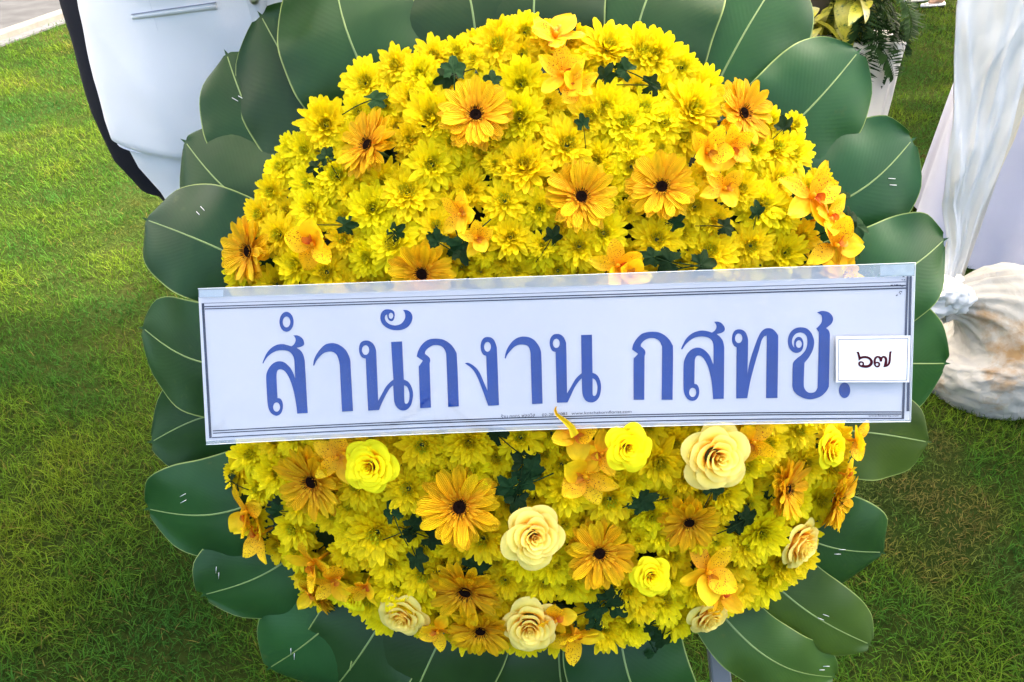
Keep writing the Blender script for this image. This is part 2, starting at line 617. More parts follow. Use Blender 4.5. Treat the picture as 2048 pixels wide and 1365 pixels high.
    C[:, :, :3] = c[:, None, :]
    a = me.color_attributes.new("tint", 'FLOAT_COLOR', 'POINT')
    a.data.foreach_set("color", C.ravel())
    me.materials.append(grass_material())
    return me
grass = tag(link("grass", grass_patch()), "short patchy green grass of the lawn", "grass", kind="stuff")

# ------------------------------------------------------------------ marquees: one at the curtained post, two unseen ones added for shade
canvas_mat = cloth_mat("marquee_canvas", (0.78, 0.78, 0.77))
def thin_cloth(m, k):
    nt = m.node_tree
    tr = N(nt, "ShaderNodeBsdfTranslucent"); tr.inputs[0].default_value = (0.92, 0.89, 0.84, 1)
    mx = N(nt, "ShaderNodeMixShader"); mx.inputs[0].default_value = k
    nt.links.new(nt.nodes["Principled BSDF"].outputs[0], mx.inputs[1]); nt.links.new(tr.outputs[0], mx.inputs[2])
    nt.links.new(mx.outputs[0], nt.nodes["Material Output"].inputs["Surface"])
thin_cloth(canvas_mat, 0.80)  # raised translucency spreads soft light onto the wreath
heavy_canvas = cloth_mat("heavy_marquee_canvas", (0.76, 0.76, 0.75))
thin_cloth(heavy_canvas, 0.30)  # lower translucency keeps the right of the lawn darker
steel_mat = simple_mat("painted_steel", (0.62, 0.62, 0.62), 0.4, 0.05)
def marquee(x0, y0, x1, y1, label, pole_xy, canvas=None):
    t = thing("marquee", label, "marquee", ((x0 + x1) / 2, (y0 + y1) / 2, 0), "white marquees along the lawn")
    zc, zp = 2.5, 3.7
    cx, cy = (x0 + x1) / 2, (y0 + y1) / 2
    m = MB()
    K = 12
    cor = [(x0, y0), (x1, y0), (x1, y1), (x0, y1)]
    for s in range(4):
        a, b = cor[s], cor[(s + 1) % 4]
        pts = []
        for j in range(9):
            q = j / 8
            for i in range(K + 1):
                f = i / K
                bx, by = a[0] + (b[0] - a[0]) * f, a[1] + (b[1] - a[1]) * f
                z = zc + (zp - zc) * (q ** 1.35)
                pts.append((bx + (cx - bx) * q, by + (cy - by) * q, z))
        m.grid(pts, K + 1, 9)
        pts = []
        for j in range(3):
            for i in range(K + 1):
                f = i / K
                pts.append((a[0] + (b[0] - a[0]) * f, a[1] + (b[1] - a[1]) * f, zc - 0.11 * j * (1 + 0.25 * math.cos(f * 24 * math.pi)) if j else zc))
        m.grid(pts, K + 1, 3)
    link("canopy", m.mesh("canopy", canvas or canvas_mat), t)
    for (px_, py_) in pole_xy:
        p = MB()
        p.tube([(px_, py_, 0), (px_, py_, zc)], 0.024, 12)
        p.box((px_, py_, 0.006), (0.14, 0.14, 0.012))
        link("pole", p.mesh("pole", steel_mat), t)
    return t
marquee(0.85, 1.75, 6.0, 6.75, "white pointed marquee whose front post wears the gathered white curtain", [(1.24, 1.99), (5.9, 1.85), (5.9, 6.65), (2.6, 6.65)], heavy_canvas)
marquee(-3.9, 0.35, 0.82, 4.35, "unseen white marquee added over the people and the wreath for shade and soft light", [(-3.8, 0.45), (-3.8, 4.25), (0.72, 4.25)])  # added unseen canopy: shades the near left lawn, softens the wreath's light
marquee(0.9, 7.1, 6.0, 12.1, "unseen white marquee added farther back to shade the far right lawn", [(4.6, 7.2), (5.9, 7.2), (5.9, 12.0), (1.0, 12.0)], heavy_canvas)  # added unseen canopy: shades the lawn beyond the sunlit strip

# ------------------------------------------------------------------ gathered curtain, sandbag, draped table
white_cloth = cloth_mat("white_curtain_cloth", (0.66, 0.66, 0.64), vary=0.03, crumple=0.08)
beige_cloth = cloth_mat("beige_lining_cloth", (0.66, 0.59, 0.45), vary=0.06)
sack_cloth = cloth_mat("dirty_sack_cloth", (0.45, 0.42, 0.355), weave=1400, vary=0.16, stain=(0.33, 0.20, 0.085), stain_lo=0.58, stain_at=(1.235, 1.67, 0.24), crumple=0.55)
lav_cloth = cloth_mat("lavender_table_cloth", (0.46, 0.47, 0.58), vary=0.03)

def interp(tab, z):
    if z <= tab[0][0]: return tab[0][1:]
    for a, b in zip(tab, tab[1:]):
        if z <= b[0]:
            f = (z - a[0]) / (b[0] - a[0])
            return tuple(p + (q - p) * f for p, q in zip(a[1:], b[1:]))
    return tab[-1][1:]

FOLDS = [(.05, 1.02, .30, .78, .012, .007), (.55, 1.10, .62, .72, .010, .006), (.25, .80, .80, 1.05, .010, .005), (.60, .74, .95, .62, .010, .005), (.10, .66, .35, .44, .010, .006), (.45, .95, .40, .50, .008, .005), (.70, 1.0, .95, .80, .010, .005), (.15, 1.15, .45, .98, .012, .006), (.05, .60, .50, .64, .008, .005)]
def drape_sheet(zs, left, right, y0, folds, amp, seed, mat, thick=0.004, crease=0.006):
    nu = 72
    rows = []
    for z in zs:
        xl, xr = interp(left, z)[0], interp(right, z)[0]
        w = xr - xl
        row = []
        for i in range(nu):
            s = i / (nu - 1)
            ph = s * folds * 2 * math.pi + 0.35 * math.sin(z * 3 + seed)
            a = amp * min(1.0, w / 0.2) * (0.55 + 0.45 * math.sin(s * 5.1 + seed))
            y = y0 + a * math.sin(ph) + 0.3 * a * math.sin(2.3 * ph + seed)
            q = noise.noise(Vector((s * 3 + seed, z * 4.0, seed))) + 0.5 * noise.noise(Vector((s * 7 + z * 6, z * 9.0 - s * 5, seed)))
            y += crease * q * 2.2
            for (s0, z0, s1, z1, cw, ca) in FOLDS:
                ex, ez = (s1 - s0) * .2, z1 - z0
                L2 = ex * ex + ez * ez
                qx, qz = (s - s0) * .2, z - z0
                f_ = (qx * ex + qz * ez) / L2
                if 0 < f_ < 1:
                    dd = abs(qx * ez - qz * ex) / math.sqrt(L2)
                    y -= ca * max(0.0, 1 - dd / cw) * math.sin(math.pi * f_)
            x = xl + w * s + 0.010 * noise.noise(Vector((z * 5.0, seed, s)))
            row.append((x, y, z))
        rows.append(row)
    m = MB()
    front = [p for r in rows for p in r]
    back = [(p[0], p[1] + thick, p[2]) for r in rows for p in r]
    n = len(front)
    f = grid_faces(nu, len(rows))
    m.add(front + back, f + [tuple(i + n for i in reversed(q)) for q in f])
    return m
curtain = thing("curtain", "white curtain with beige lining gathered and tied down at the marquee post", "curtain", (1.2, 1.9, 0))
zs = [0.29 + 0.0125 * i for i in range(174)]
cl = [(.28, 1.150), (.43, 1.128), (.54, 1.078), (.75, 1.040), (.90, 1.006), (1.0, .985), (1.6, .93), (2.45, .90)]
cr = [(.28, 1.188), (.43, 1.179), (.54, 1.180), (.75, 1.176), (.90, 1.182), (1.0, 1.205), (1.6, 1.36), (2.45, 1.5)]
c2l = [(.28, 1.165), (.43, 1.155), (.54, 1.15), (.75, 1.13), (1.0, 1.14), (2.45, 1.3)]
c2r = [(.28, 1.20), (.43, 1.194), (.54, 1.215), (.75, 1.24), (.90, 1.27), (1.0, 1.30), (1.6, 1.45), (2.45, 1.62)]
link("cloth", drape_sheet(zs, cl, cr, 1.875, 0.9, 0.011, 1.3, white_cloth, crease=0.009).mesh("cloth", white_cloth), curtain)
link("lining", drape_sheet(zs, c2l, c2r, 1.925, 1.6, 0.018, 4.7, beige_cloth).mesh("lining", beige_cloth), curtain)
def bundle():
    m = MB()
    # the tied end: ruffled lobes round a tight band
    c = P(1884, 588, 2.09)
    for (ox, oy, oz, r, sd) in ((-0.022, -0.012, -0.018, 0.050, 1), (0.028, -0.018, -0.004, 0.044, 2), (0.0, -0.03, 0.014, 0.038, 3), (-0.055, 0.0, -0.045, 0.030, 4)):
        nu, nv = 40, 24
        pts = []
        for j in range(nv):
            th = math.pi * j / (nv - 1)
            for i in range(nu):
                ph = 2 * math.pi * i / nu
                d = Vector((math.sin(th) * math.cos(ph), math.sin(th) * math.sin(ph), math.cos(th)))
                k = 1 + 0.30 * noise.noise(d * 1.8 + Vector((sd * 7, 0, 0))) - 0.32 * abs(noise.noise(d * 3.4 + Vector((0, sd * 5, 0)))) + 0.10 * math.sin(ph * 6 + 3 * th)
                p = d * r * k
                pts.append((c.x + ox + p.x * 1.12, c.y + oy + p.y * 0.8, c.z + oz + p.z * 0.86))
        m.grid(pts, nu, nv, wrap=True)
    m.tube([(c.x - 0.012, c.y, c.z + 0.045), (c.x + 0.012, c.y - 0.022, c.z + 0.043), (c.x + 0.030, c.y - 0.004, c.z + 0.047)], 0.012, 8)
    return m
link("tied_end", bundle().mesh("tied_end", white_cloth), curtain)

def sandbag():
    path = [(1.345, 1.845, -0.01), (1.345, 1.845, 0.03), (1.35, 1.845, 0.085), (1.352, 1.85, 0.14), (1.345, 1.855, 0.185), (1.322, 1.86, 0.225), (1.285, 1.862, 0.252), (1.245, 1.862, 0.268), (1.205, 1.86, 0.275), (1.17, 1.857, 0.272), (1.14, 1.855, 0.262)]
    rad = [0.165, 0.195, 0.212, 0.210, 0.192, 0.162, 0.125, 0.090, 0.062, 0.045, 0.05]
    # refine by linear subdivision
    pp, rr = [], []
    for i in range(len(path) - 1):
        for k in range(4):
            f = k / 4
            pp.append(Vector(path[i]).lerp(Vector(path[i + 1]), f)); rr.append(rad[i] + (rad[i + 1] - rad[i]) * f)
    pp.append(Vector(path[-1])); rr.append(rad[-1])
    for _ in range(3):
        pp = [pp[0]] + [(pp[i - 1] + pp[i] * 2 + pp[i + 1]) / 4 for i in range(1, len(pp) - 1)] + [pp[-1]]
        rr = [rr[0]] + [(rr[i - 1] + rr[i] * 2 + rr[i + 1]) / 4 for i in range(1, len(rr) - 1)] + [rr[-1]]
    rings = []
    n = 96
    for i, p in enumerate(pp):
        d = (pp[min(i + 1, len(pp) - 1)] - pp[max(i - 1, 0)]).normalized()
        t = i / (len(pp) - 1)
        yv = Vector((0, 1, 0))
        xv = yv.cross(d).normalized()
        ring = []
        for k in range(n):
            a = 2 * math.pi * k / n
            fold = max(0.0, (t - 0.42) / 0.58)
            q = Vector((math.cos(a), math.sin(a), 0))
            w = noise.noise(Vector((q.x * 1.5, q.y * 1.5, t * 3)))
            rf = 1 + 0.06 * w + fold * (0.10 * math.sin(a * 11 + 4 * w) + 0.07 * math.sin(a * 19 + 1.0 + 3 * w))
            w2 = noise.noise(Vector((q.x * 4, q.y * 4, t * 26))); w3 = noise.noise(Vector((q.x * 9 + 5, q.y * 9, t * 60)))
            rf += (1 - fold) * (0.010 * math.sin(t * 105 + 7 * w + 5 * w2) + 0.045 * w2 - 0.045 * abs(w3)) + fold * (.06 * w2 - .05 * abs(w3))
            pos = p + (xv * math.cos(a) + yv * math.sin(a) * 0.92) * rr[i] * rf
            pos.z = max(pos.z, -0.006)
            ring.append(pos)
        rings.append(ring)
    m = MB()
    m.loft(rings)
    return m
tag(link("sandbag", sandbag().mesh("sandbag", sack_cloth)), "stained off-white cloth sandbag on the grass with its gathered neck tied to the curtain", "sandbag")

def table():
    a = R(27)
    d = Vector((math.cos(a), -math.sin(a), 0)); s = Vector((math.sin(a), math.cos(a), 0))
    o = Vector((1.47, 2.645, 0))
    t = thing("table", "table hidden under a lavender cloth reaching down to the grass", "table", o + d * 0.7 + s * 0.35)
    W, D, H = 1.5, 0.7, 0.75
    per = []
    M = 150
    for i in range(M):
        q = i / M * (2 * W + 2 * D)
        if q < W: p, nn = o + d * q, -s
        elif q < W + D: p, nn = o + d * W + s * (q - W), d
        elif q < 2 * W + D: p, nn = o + d * (2 * W + D - q) + s * D, s
        else: p, nn = o + s * (2 * W + 2 * D - q), -d
        per.append((p, nn, q))
    rings = []
    for j in range(14):
        z = H - (H - 0.018) * j / 13
        f = j / 13
        rings.append([(p + nn * (f * (0.016 * math.sin(q * 15 + 1.5 * math.sin(q * 4)) + 0.018 + 0.010 * math.sin(q * 37)) + 0.002)).to_tuple()[:2] + (z - f * 0.012 * math.sin(q * 9),) for p, nn, q in per])
    m = MB()
    m.loft(rings, cap=False)
    top = [(p + nn * -0.004).to_tuple()[:2] + (H + 0.002,) for p, nn, q in per]
    m.loft([rings[0], top], cap=False)
    m.add(top, [tuple(range(M))])
    return t, m, o, d, s, W, D, H
tb, tm, o_, d_, s_, W_, D_, H_ = table()
link("tablecloth", tm.mesh("tablecloth", lav_cloth), tb)
wood_mat = simple_mat("table_wood", (0.30, 0.22, 0.15), 0.6)
for a in (0.08, W_ - 0.08):
    for b in (0.08, D_ - 0.08):
        p = o_ + d_ * a + s_ * b
        m = MB(); m.tube([(p.x, p.y, 0), (p.x, p.y, H_ - 0.02)], 0.018, 8)
        link("leg", m.mesh("leg", steel_mat), tb)
m = MB()
m.add([(o_ + d_ * a + s_ * b).to_tuple()[:2] + (z,) for z in (H_ - 0.02, H_ - 0.004) for a, b in ((.01, .01), (W_ - .01, .01), (W_ - .01, D_ - .01), (.01, D_ - .01))],
      [(0, 3, 2, 1), (4, 5, 6, 7), (0, 1, 5, 4), (1, 2, 6, 5), (2, 3, 7, 6), (3, 0, 4, 7)])
link("tabletop", m.mesh("tabletop", wood_mat, False), tb)

# ------------------------------------------------------------------ draped plinth with plants
plinth_cloth = cloth_mat("plinth_cloth", (0.72, 0.69, 0.64), vary=0.05)
PX, PY, PZ = 1.175, 3.10, 0.70
def plinth():
    rings = []
    n = 120
    for j in range(16):
        f = j / 15
        z = PZ * (1 - f) + 0.01 * f
        hw = 0.205 - 0.006 * f
        ring = []
        for i in range(n):
            a = 2 * math.pi * i / n
            c, s = math.cos(a), math.sin(a)
            e = 0.16
            x = math.copysign(abs(c) ** e, c); y = math.copysign(abs(s) ** e, s)
            fold = f * 0.010 * math.sin(a * 13 + math.sin(a * 5)) + 0.003 * noise.noise(Vector((c * 4, s * 4, z * 7)))
            ring.append((PX + x * (hw + fold), PY + y * (hw + fold), z))
        rings.append(ring)
    m = MB()
    m.loft(rings, cap=False)
    m.add(rings[0], [tuple(range(n))])
    return m
tag(link("plinth", plinth().mesh("plinth", plinth_cloth)), "square plinth draped in pale beige-white cloth under the fern arrangement", "plinth")

def variegated_mat():
    m, nt, bs = nodes_of("speckled_yellow_leaf")
    L = nt.links
    n1 = noise_tex(nt, 42.0, 4.0, 0.7)
    r = ramp(nt, [(0.36, (0.05, 0.11, 0.012)), (0.46, (0.36, 0.36, 0.035)), (0.75, (0.55, 0.50, 0.05))])
    L.new(n1.outputs["Fac"], r.inputs[0])
    L.new(r.outputs[0], bs.inputs["Base Color"])
    bs.inputs["Roughness"].default_value = 0.35
    return m
var_mat = variegated_mat()
fern_mat = simple_mat("fern_green", (0.018, 0.045, 0.012), 0.6, 0.4, 25.0, spec=0.05)
pot_mat = simple_mat("dark_pot", (0.05, 0.04, 0.035), 0.6)

def blade_leaf(length, width, droop, fold=0.15, nl=8, nw=5):
    pts, uv = [], []
    for j in range(nl + 1):
        t = j / nl
        w = width * (math.sin(math.pi * min(1, t ** 0.8)) ** 0.8)
        ang_ = droop * t
        x = length * (math.sin(ang_) / droop if droop else t)
        z = -length * ((1 - math.cos(ang_)) / droop if droop else 0)
        for i in range(nw):
            u = 2 * i / (nw - 1) - 1
            pts.append((x, u * w, z + abs(u) * w * fold))
            uv.append((u, t))
    return pts, uv, nw, nl + 1

def frond(length, droop, seed):
    r = random.Random(seed)
    m = MB()
    K = 24
    spine = []
    for k in range(K + 1):
        t = k / K
        a_ = droop * t
        spine.append(Vector((length * math.sin(a_) / droop, 0, -length * (1 - math.cos(a_)) / droop + 0.1 * length * t)))
    m.tube(spine, [0.0022 * (1 - 0.7 * k / K) for k in range(K + 1)], 5)
    for k in range(2, K + 1):
        t = k / K
        L_ = length * 0.24 * math.sin(math.pi * min(1, 0.15 + 0.85 * (1 - t) ** 0.8)) * r.uniform(0.85, 1.1) + 0.008
        for sgn in (-1, 1):
            d = Vector((0.45, sgn, r.uniform(-0.45, 0.05))).normalized()
            w = Vector((1, -0.45 * sgn, 0)).normalized() * L_ * 0.10
            p0 = spine[k]
            m.add([p0, p0 + d * L_ * .5 + w, p0 + d * L_, p0 + d * L_ * .5 - w], [(0, 1, 2, 3)])
    return m.mesh("fern_frond", fern_mat)

plant = thing("plant_arrangement", "arrangement of speckled yellow leaves and dark ferns on the draped plinth", "plant arrangement", (PX, PY, PZ))
m = MB(); m.loft([[(PX + r_ * math.cos(a), PY + r_ * math.sin(a), z) for a in [2 * math.pi * k / 24 for k in range(24)]] for r_, z in ((0.08, PZ + 0.003), (0.11, PZ + 0.12), (0.115, PZ + 0.13), (0.10, PZ + 0.13))])
link("pot", m.mesh("pot", pot_mat), plant)
lv = []
for k in range(4):
    b_ = MB(); pts, uv, a_, c_ = blade_leaf(0.15 + 0.015 * k, 0.030 + 0.004 * k, 0.9 + 0.2 * k); b_.grid(pts, a_, c_, uv)
    lv.append(b_.mesh("leaf", var_mat))
fr = [frond(0.23, 1.3, 1), frond(0.27, 1.6, 2), frond(0.20, 1.9, 3)]
rl = random.Random(5)
for k in range(80):
    left = k < 58
    # yellow leaves to the left, ferns to the right; both spill over the front edge
    az = rl.uniform(-2.9, -0.3) if rl.random() < 0.8 else rl.uniform(-0.3, 3.4)
    x = PX + (rl.uniform(-0.20, 0.06) if left else rl.uniform(0.0, 0.08))
    y = PY + rl.uniform(-0.19, 0.05)
    z = PZ + rl.uniform(0.03, 0.30)
    M = Matrix.Translation((x, y, z)) @ Matrix.Rotation(az, 4, 'Z') @ Matrix.Rotation(rl.uniform(-0.2, 0.7), 4, 'Y') @ Matrix.Rotation(rl.uniform(-0.6, 0.6), 4, 'X')
    link("leaf" if left else "fern_frond", rl.choice(lv) if left else rl.choice(fr), plant, M)
for k in range(16):
    az = rl.uniform(-2.0, 0.2)
    M = Matrix.Translation((PX + rl.uniform(-0.02, 0.09), PY + rl.uniform(-0.19, 0.0), PZ + rl.uniform(0.02, 0.2))) @ Matrix.Rotation(az, 4, 'Z') @ Matrix.Rotation(rl.uniform(0.1, 0.9), 4, 'Y')
    link("fern_frond", rl.choice(fr), plant, M)

# ------------------------------------------------------------------ people
skin_mat = simple_mat("skin", (0.42, 0.24, 0.16), 0.5, 0.06, 18.0)
hair_mat = simple_mat("black_hair", (0.012, 0.010, 0.009), 0.45)
tunic_mat = cloth_mat("white_tunic_cloth", (0.77, 0.785, 0.81), vary=0.01, sheen=0.1)
dark_mat = cloth_mat("dark_suit_cloth", (0.006, 0.007, 0.013), vary=0.15, sheen=0.0)
silver_mat = simple_mat("silver_shoe_leather", (0.42, 0.43, 0.45), 0.3, 0.1, metal=0.5)
blackshoe_mat = simple_mat("black_shoe_leather", (0.015, 0.014, 0.014), 0.3)
button_mat = simple_mat("metal_button", (0.60, 0.58, 0.54), 0.3, 0.05, metal=1.0)

def super_ring(cx, cy, z, hw, hd, n=64, e=0.82, folds=0.0, ph=0.0):
    out = []
    for k in range(n):
        a = 2 * math.pi * k / n
        c, s = math.cos(a), math.sin(a)
        f = 1 + folds * math.sin(a * 7 + ph) + 0.5 * folds * math.sin(a * 11 - ph)
        out.append((cx + math.copysign(abs(c) ** e, c) * hw * f, cy + math.copysign(abs(s) ** e, s) * hd * f, z))
    return out

def body_mesh(t, h, arms):
    """one continuous skinned figure: torso, neck, head, arms with fingers, legs"""
    s = h / 1.72
    vs, es, rs = [], [], []
    def v(p, r, parent=None):
        vs.append(tuple(c * s for c in p)); rs.append(r * s)
        if parent is not None: es.append((parent, len(vs) - 1))
        return len(vs) - 1
    pel = v((0, 0, .95), .10)
    sp = v((0, 0, 1.15), .10, pel); ch = v((0, 0, 1.34), .11, sp); nk = v((0, .005, 1.47), .052, ch); hb = v((0, -.01, 1.555), .066, nk); hd = v((0, -.02, 1.62), .080, hb); ht = v((0, -.005, 1.685), .064, hd)
    v((0, -.10, 1.605), .014, hd)
    for q in (-1, 1):
        v((q * .085, .0, 1.61), .012, hd)
        sh = v((q * .16, 0, 1.40), .050, ch)
        el, wr = arms[0], arms[1]
        e_ = v((q * el[0], el[1], el[2]), .036, sh); w_ = v((q * wr[0], wr[1], wr[2]), .026, e_)
        dirn = (Vector((wr[0], wr[1], wr[2])) - Vector((el[0], el[1], el[2]))).normalized()
        side = Vector((0, 0, 1)) if abs(dirn.z) < .7 else Vector((0, 1, 0))
        pw = Vector((wr[0], wr[1], wr[2]))
        pm = pw + dirn * .05
        pa = v((q * pm.x, pm.y, pm.z), .026, w_)
        for fi, (off, ln) in enumerate(((-.03, .065), (-.01, .08), (.01, .075), (.03, .058))):
            b1 = pm + dirn * .035 + side * off
            b2 = b1 + dirn * ln * .55 + Vector((-.006, 0, -.01)); b3 = b2 + dirn * ln * .4 + Vector((-.012, 0, -.012))
            i1 = v((q * b1.x, b1.y, b1.z), .0095, pa); i2 = v((q * b2.x, b2.y, b2.z), .009, i1); v((q * b3.x, b3.y, b3.z), .0075, i2)
        th = pw + dirn * .02 + side * .035; th2 = th + dirn * .045 + side * .01
        i1 = v((q * th.x, th.y, th.z), .011, w_); v((q * th2.x, th2.y, th2.z), .009, i1)
        hp = v((q * .095, 0, .88), .080, pel); kn_ = v((q * .105, -.012, .50), .052, hp); cf = v((q * .108, .012, .34), .048, kn_); an = v((q * .11, .02, .085), .032, cf)
        v((q * .112, .045, .03), .028, an); v((q * .12, -.10, .03), .026, an)
    me = bpy.data.meshes.new("body")
    me.from_pydata(vs, es, [])
    o = bpy.data.objects.new("body_rig", me)
    COL.objects.link(o)
    o.modifiers.new("skin", 'SKIN')
    sk = me.skin_vertices[0].data
    for i, r_ in enumerate(rs):
        sk[i].radius = (r_, r_)
    sk[0].use_root = True
    sub = o.modifiers.new("sub", 'SUBSURF'); sub.levels = 2; sub.render_levels = 2
    dg = bpy.context.evaluated_depsgraph_get()
    out = bpy.data.meshes.new_from_object(o.evaluated_get(dg))
    out.name = "body"
    bpy.data.objects.remove(o)
    out.materials.clear(); out.materials.append(skin_mat)
    out.polygons.foreach_set("use_smooth", [True] * len(out.polygons))
    return out

def person(label, x, y, rot, h, torso, mat_top, mat_leg, mat_shoe, arms, legs=True, skirt=None, low_shoe=False, legw=1.0):
    t = thing("person", label, "person", (x, y, 0))
    BM = Matrix.Translation((x, y, 0)) @ Matrix.Rotation(rot, 4, 'Z')
    link("body", body_mesh(t, h, arms), t, BM)
    s = h / 1.72
    m = MB()
    rows = []
    z0_, z1_ = torso[0][0], torso[-1][0]
    zz = [torso[0][0] + (torso[1][0] - torso[0][0]) * k / 3 for k in range(3)] + [torso[1][0] + (z1_ - torso[1][0]) * k / 59 for k in range(60)]
    for z in zz:
        hw, hd, yo, f = interp(torso, z)
        ring = super_ring(0, yo, z, hw, hd, 110)
        low = max(0.0, 1 - (z - z0_) / .35)
        out = []
        for (px_, py_, pz_) in ring:
            q = noise.noise(Vector((px_ * 9 + y * 5, py_ * 9, pz_ * 2.6))) * .012 * (0.35 + .65 * low) + noise.noise(Vector((px_ * 14 + pz_ * 10, py_ * 14 + 3, pz_ * 9))) * .0045
            r_ = math.hypot(px_, py_ - yo) or 1
            out.append((px_ * (1 + q / r_ * .8), yo + (py_ - yo) * (1 + q / r_ * 1.4), pz_))
        rows.append(out)
    m.loft(rows, cap=False)
    for q in (-1, 1):
        el, wr = arms
        pts = [Vector((q * .13, 0, 1.40)), Vector((q * .20, 0, 1.36)), Vector((q * el[0], el[1], el[2])), Vector((q * wr[0], wr[1], wr[2]))]
        fine = []
        for a_, b_ in zip(pts, pts[1:]):
            fine += [a_.lerp(b_, k / 5) for k in range(5)]
        fine.append(pts[-1])
        for _ in range(2):
            fine = [fine[0]] + [(fine[i - 1] + fine[i] * 2 + fine[i + 1]) / 4 for i in range(1, len(fine) - 1)] + [fine[-1]]
        m.tube([p * s for p in fine], [s * (.078 - .028 * k / (len(fine) - 1)) for k in range(len(fine))], 20)
    top = link("jacket", m.mesh("jacket", mat_top), t, BM)
    if legs:
        m = MB()
        z0 = torso[0][0] + 0.05
        for q in (-1, 1):
            rings = []
            for k in range(22):
                f = k / 21
                z = z0 + (0.035 - z0) * f
                e_ = min(1.0, max(0.0, (f - .05) / .14)); e_ = e_ * e_ * (3 - 2 * e_)
                w = (.104 + .045 * (1 - e_) - .018 * f) * legw
                rings.append(super_ring(q * (.120 - .005 * f) * s * legw, .01 * s, z, w * s, (w * .70 if f < .1 else w * (.70 + .25 * min(1, (f - .1) * 3))) * s, 40, 1.0, 0.022, z * 17 + q))
            m.loft(rings)
        link("trousers", m.mesh("trousers", mat_leg), t, BM)
    if skirt:
        m = MB()
        m.loft([super_ring(0, .01, z, hw, hd, folds=0.03, ph=z * 3) for z, hw, hd in skirt], cap=False)
        link("skirt", m.mesh("skirt", mat_leg), t, BM)
    for q in (-1, 1):
        m = MB()
        rings = []
        zt = 0.045 if low_shoe else 0.075
        for k in range(13):
            f = k / 12
            yy = .075 - .25 * f
            w = .034 + .012 * math.sin(math.pi * min(1, f * 1.25)) if f < .72 else .045 * math.sqrt(max(0.02, 1 - ((f - .72) / .285) ** 2))
            hh = zt * (1 - .45 * f) if f < .55 or not low_shoe else .040 * (1 - .5 * (f - .55))
            if k in (0, 12): w *= .5; hh *= .6
            rings.append([(q * .115 * s + w * math.cos(a), yy * s, max(0.002, hh * .5 + hh * .5 * math.sin(a))) for a in [2 * math.pi * i / 18 for i in range(18)]])
        m.loft(rings)
        link("shoe", m.mesh("shoe", mat_shoe), t, BM)
    m = MB()
    nu, nv = 28, 12
    pts = []
    for j in range(nv):
        th = 1.75 * j / (nv - 1)
        for i in range(nu):
            ph = 2 * math.pi * i / nu
            lim = th * (0.62 if math.sin(ph) < -0.3 else 1.0)
            pts.append((.092 * math.sin(lim) * math.cos(ph) * s, (.005 + .102 * math.sin(lim) * math.sin(ph)) * s, (1.645 + .098 * math.cos(lim)) * s))
    m.grid(pts, nu, nv, wrap=True)
    link("hair", m.mesh("hair", hair_mat), t, BM)
    return t, top, BM

# man in white, standing just behind the wreath
WX, WY = -0.344, 1.27
WT = [(.920, .288, .112, 0, 0), (.928, .296, .118, 0, .3), (.96, .298, .124, 0, .5), (1.02, .296, .130, 0, .4), (1.126, .284, .136, 0, .2), (1.22, .272, .134, 0, .2), (1.33, .262, .130, 0, 0), (1.42, .235, .11, .0, 0), (1.49, .16, .09, 0.01, 0), (1.535, .075, .07, 0.01, 0)]
man, jacket, BMw = person("person in a white high-buttoned tunic and white trousers standing behind the wreath", WX, WY, 0, 1.80, WT, tunic_mat, tunic_mat, blackshoe_mat, ((.235, .01, 1.17), (.07, -.19, 1.20)))
PINV[jacket.name] = BMw.inverted()
def jacket_pt(px, py, off):
    r = ray(px, py)
    d = 1.1
    for _ in range(12):
        p = CAM + r * d
        hw, hd = interp([(a[0], a[1], a[2]) for a in WT], p.z)
        u = min(0.999, abs(p.x - WX) / hw)
        y = WY - hd * (1 - u ** (2 / .82)) ** (.82 / 2) - off
        d = (y - CAM.y) / r.y
    return CAM + r * d
def ribbon(pix_top, pix_bot, off, n=14):
    m = MB()
    rows = [[], []]
    for i in range(n):
        f = i / (n - 1)
        for k, pl in enumerate((pix_top, pix_bot)):
            a, b = pl
            rows[k].append(jacket_pt(a[0] + (b[0] - a[0]) * f, a[1] + (b[1] - a[1]) * f, off))
    back = [[p + Vector((0, off + .001, 0)) for p in r_] for r_ in rows]
    m.loft([list(x) for x in zip(rows[0], rows[1], back[1], back[0])])
    return m
pk = link("pocket_welt", ribbon(((262, 30), (431, 6)), ((264, 39.5), (433, 19)), .0016).mesh("pocket_welt", tunic_mat), jacket)
slit_mat = simple_mat("pocket_slit_grey", (0.30, 0.32, 0.42), 0.9)  # blue-grey line along the top of the welt
link("pocket_slit", ribbon(((262, 29), (431, 5)), ((262, 30.4), (431, 6.4)), .0024).mesh("pocket_slit", slit_mat), jacket)
m = MB(); m.tube([jacket_pt(292 + 78 * f + 6 * math.sin(f * 3), -20 + 325 * f, .0003) for f in [k / 14 for k in range(15)]], .00025, 6)
link("seam", m.mesh("seam", simple_mat("seam_thread", (0.68, 0.70, 0.75), 0.9)), jacket)
m = MB()
pr = []
for k in range(16):
    f = k / 15
    py = -260 + 560 * f
    a, b = jacket_pt(492 + 20 * (py / 40.0 if py < 80 else 2) * .6, py, .004), jacket_pt(530 + 10 * (py / 60.0 if py < 80 else 1.3), py, .004)
    pr.append([a, b, b + Vector((0, .006, 0)), a + Vector((0, .006, 0))])
m.loft(pr)
link("placket", m.mesh("placket", tunic_mat), jacket)
for py in (-230, -115, 1, 118):
    p = jacket_pt(508 + py * .13, py, .006)
    m = MB()
    m.loft([[p + Vector((r_ * math.cos(a), -yy, r_ * math.sin(a))) for a in [2 * math.pi * i / 16 for i in range(16)]] for r_, yy in ((.006, -.002), (.006, .001), (.004, .0028), (.001, .0032))])
    link("button", m.mesh("button", button_mat), jacket)
m = MB()
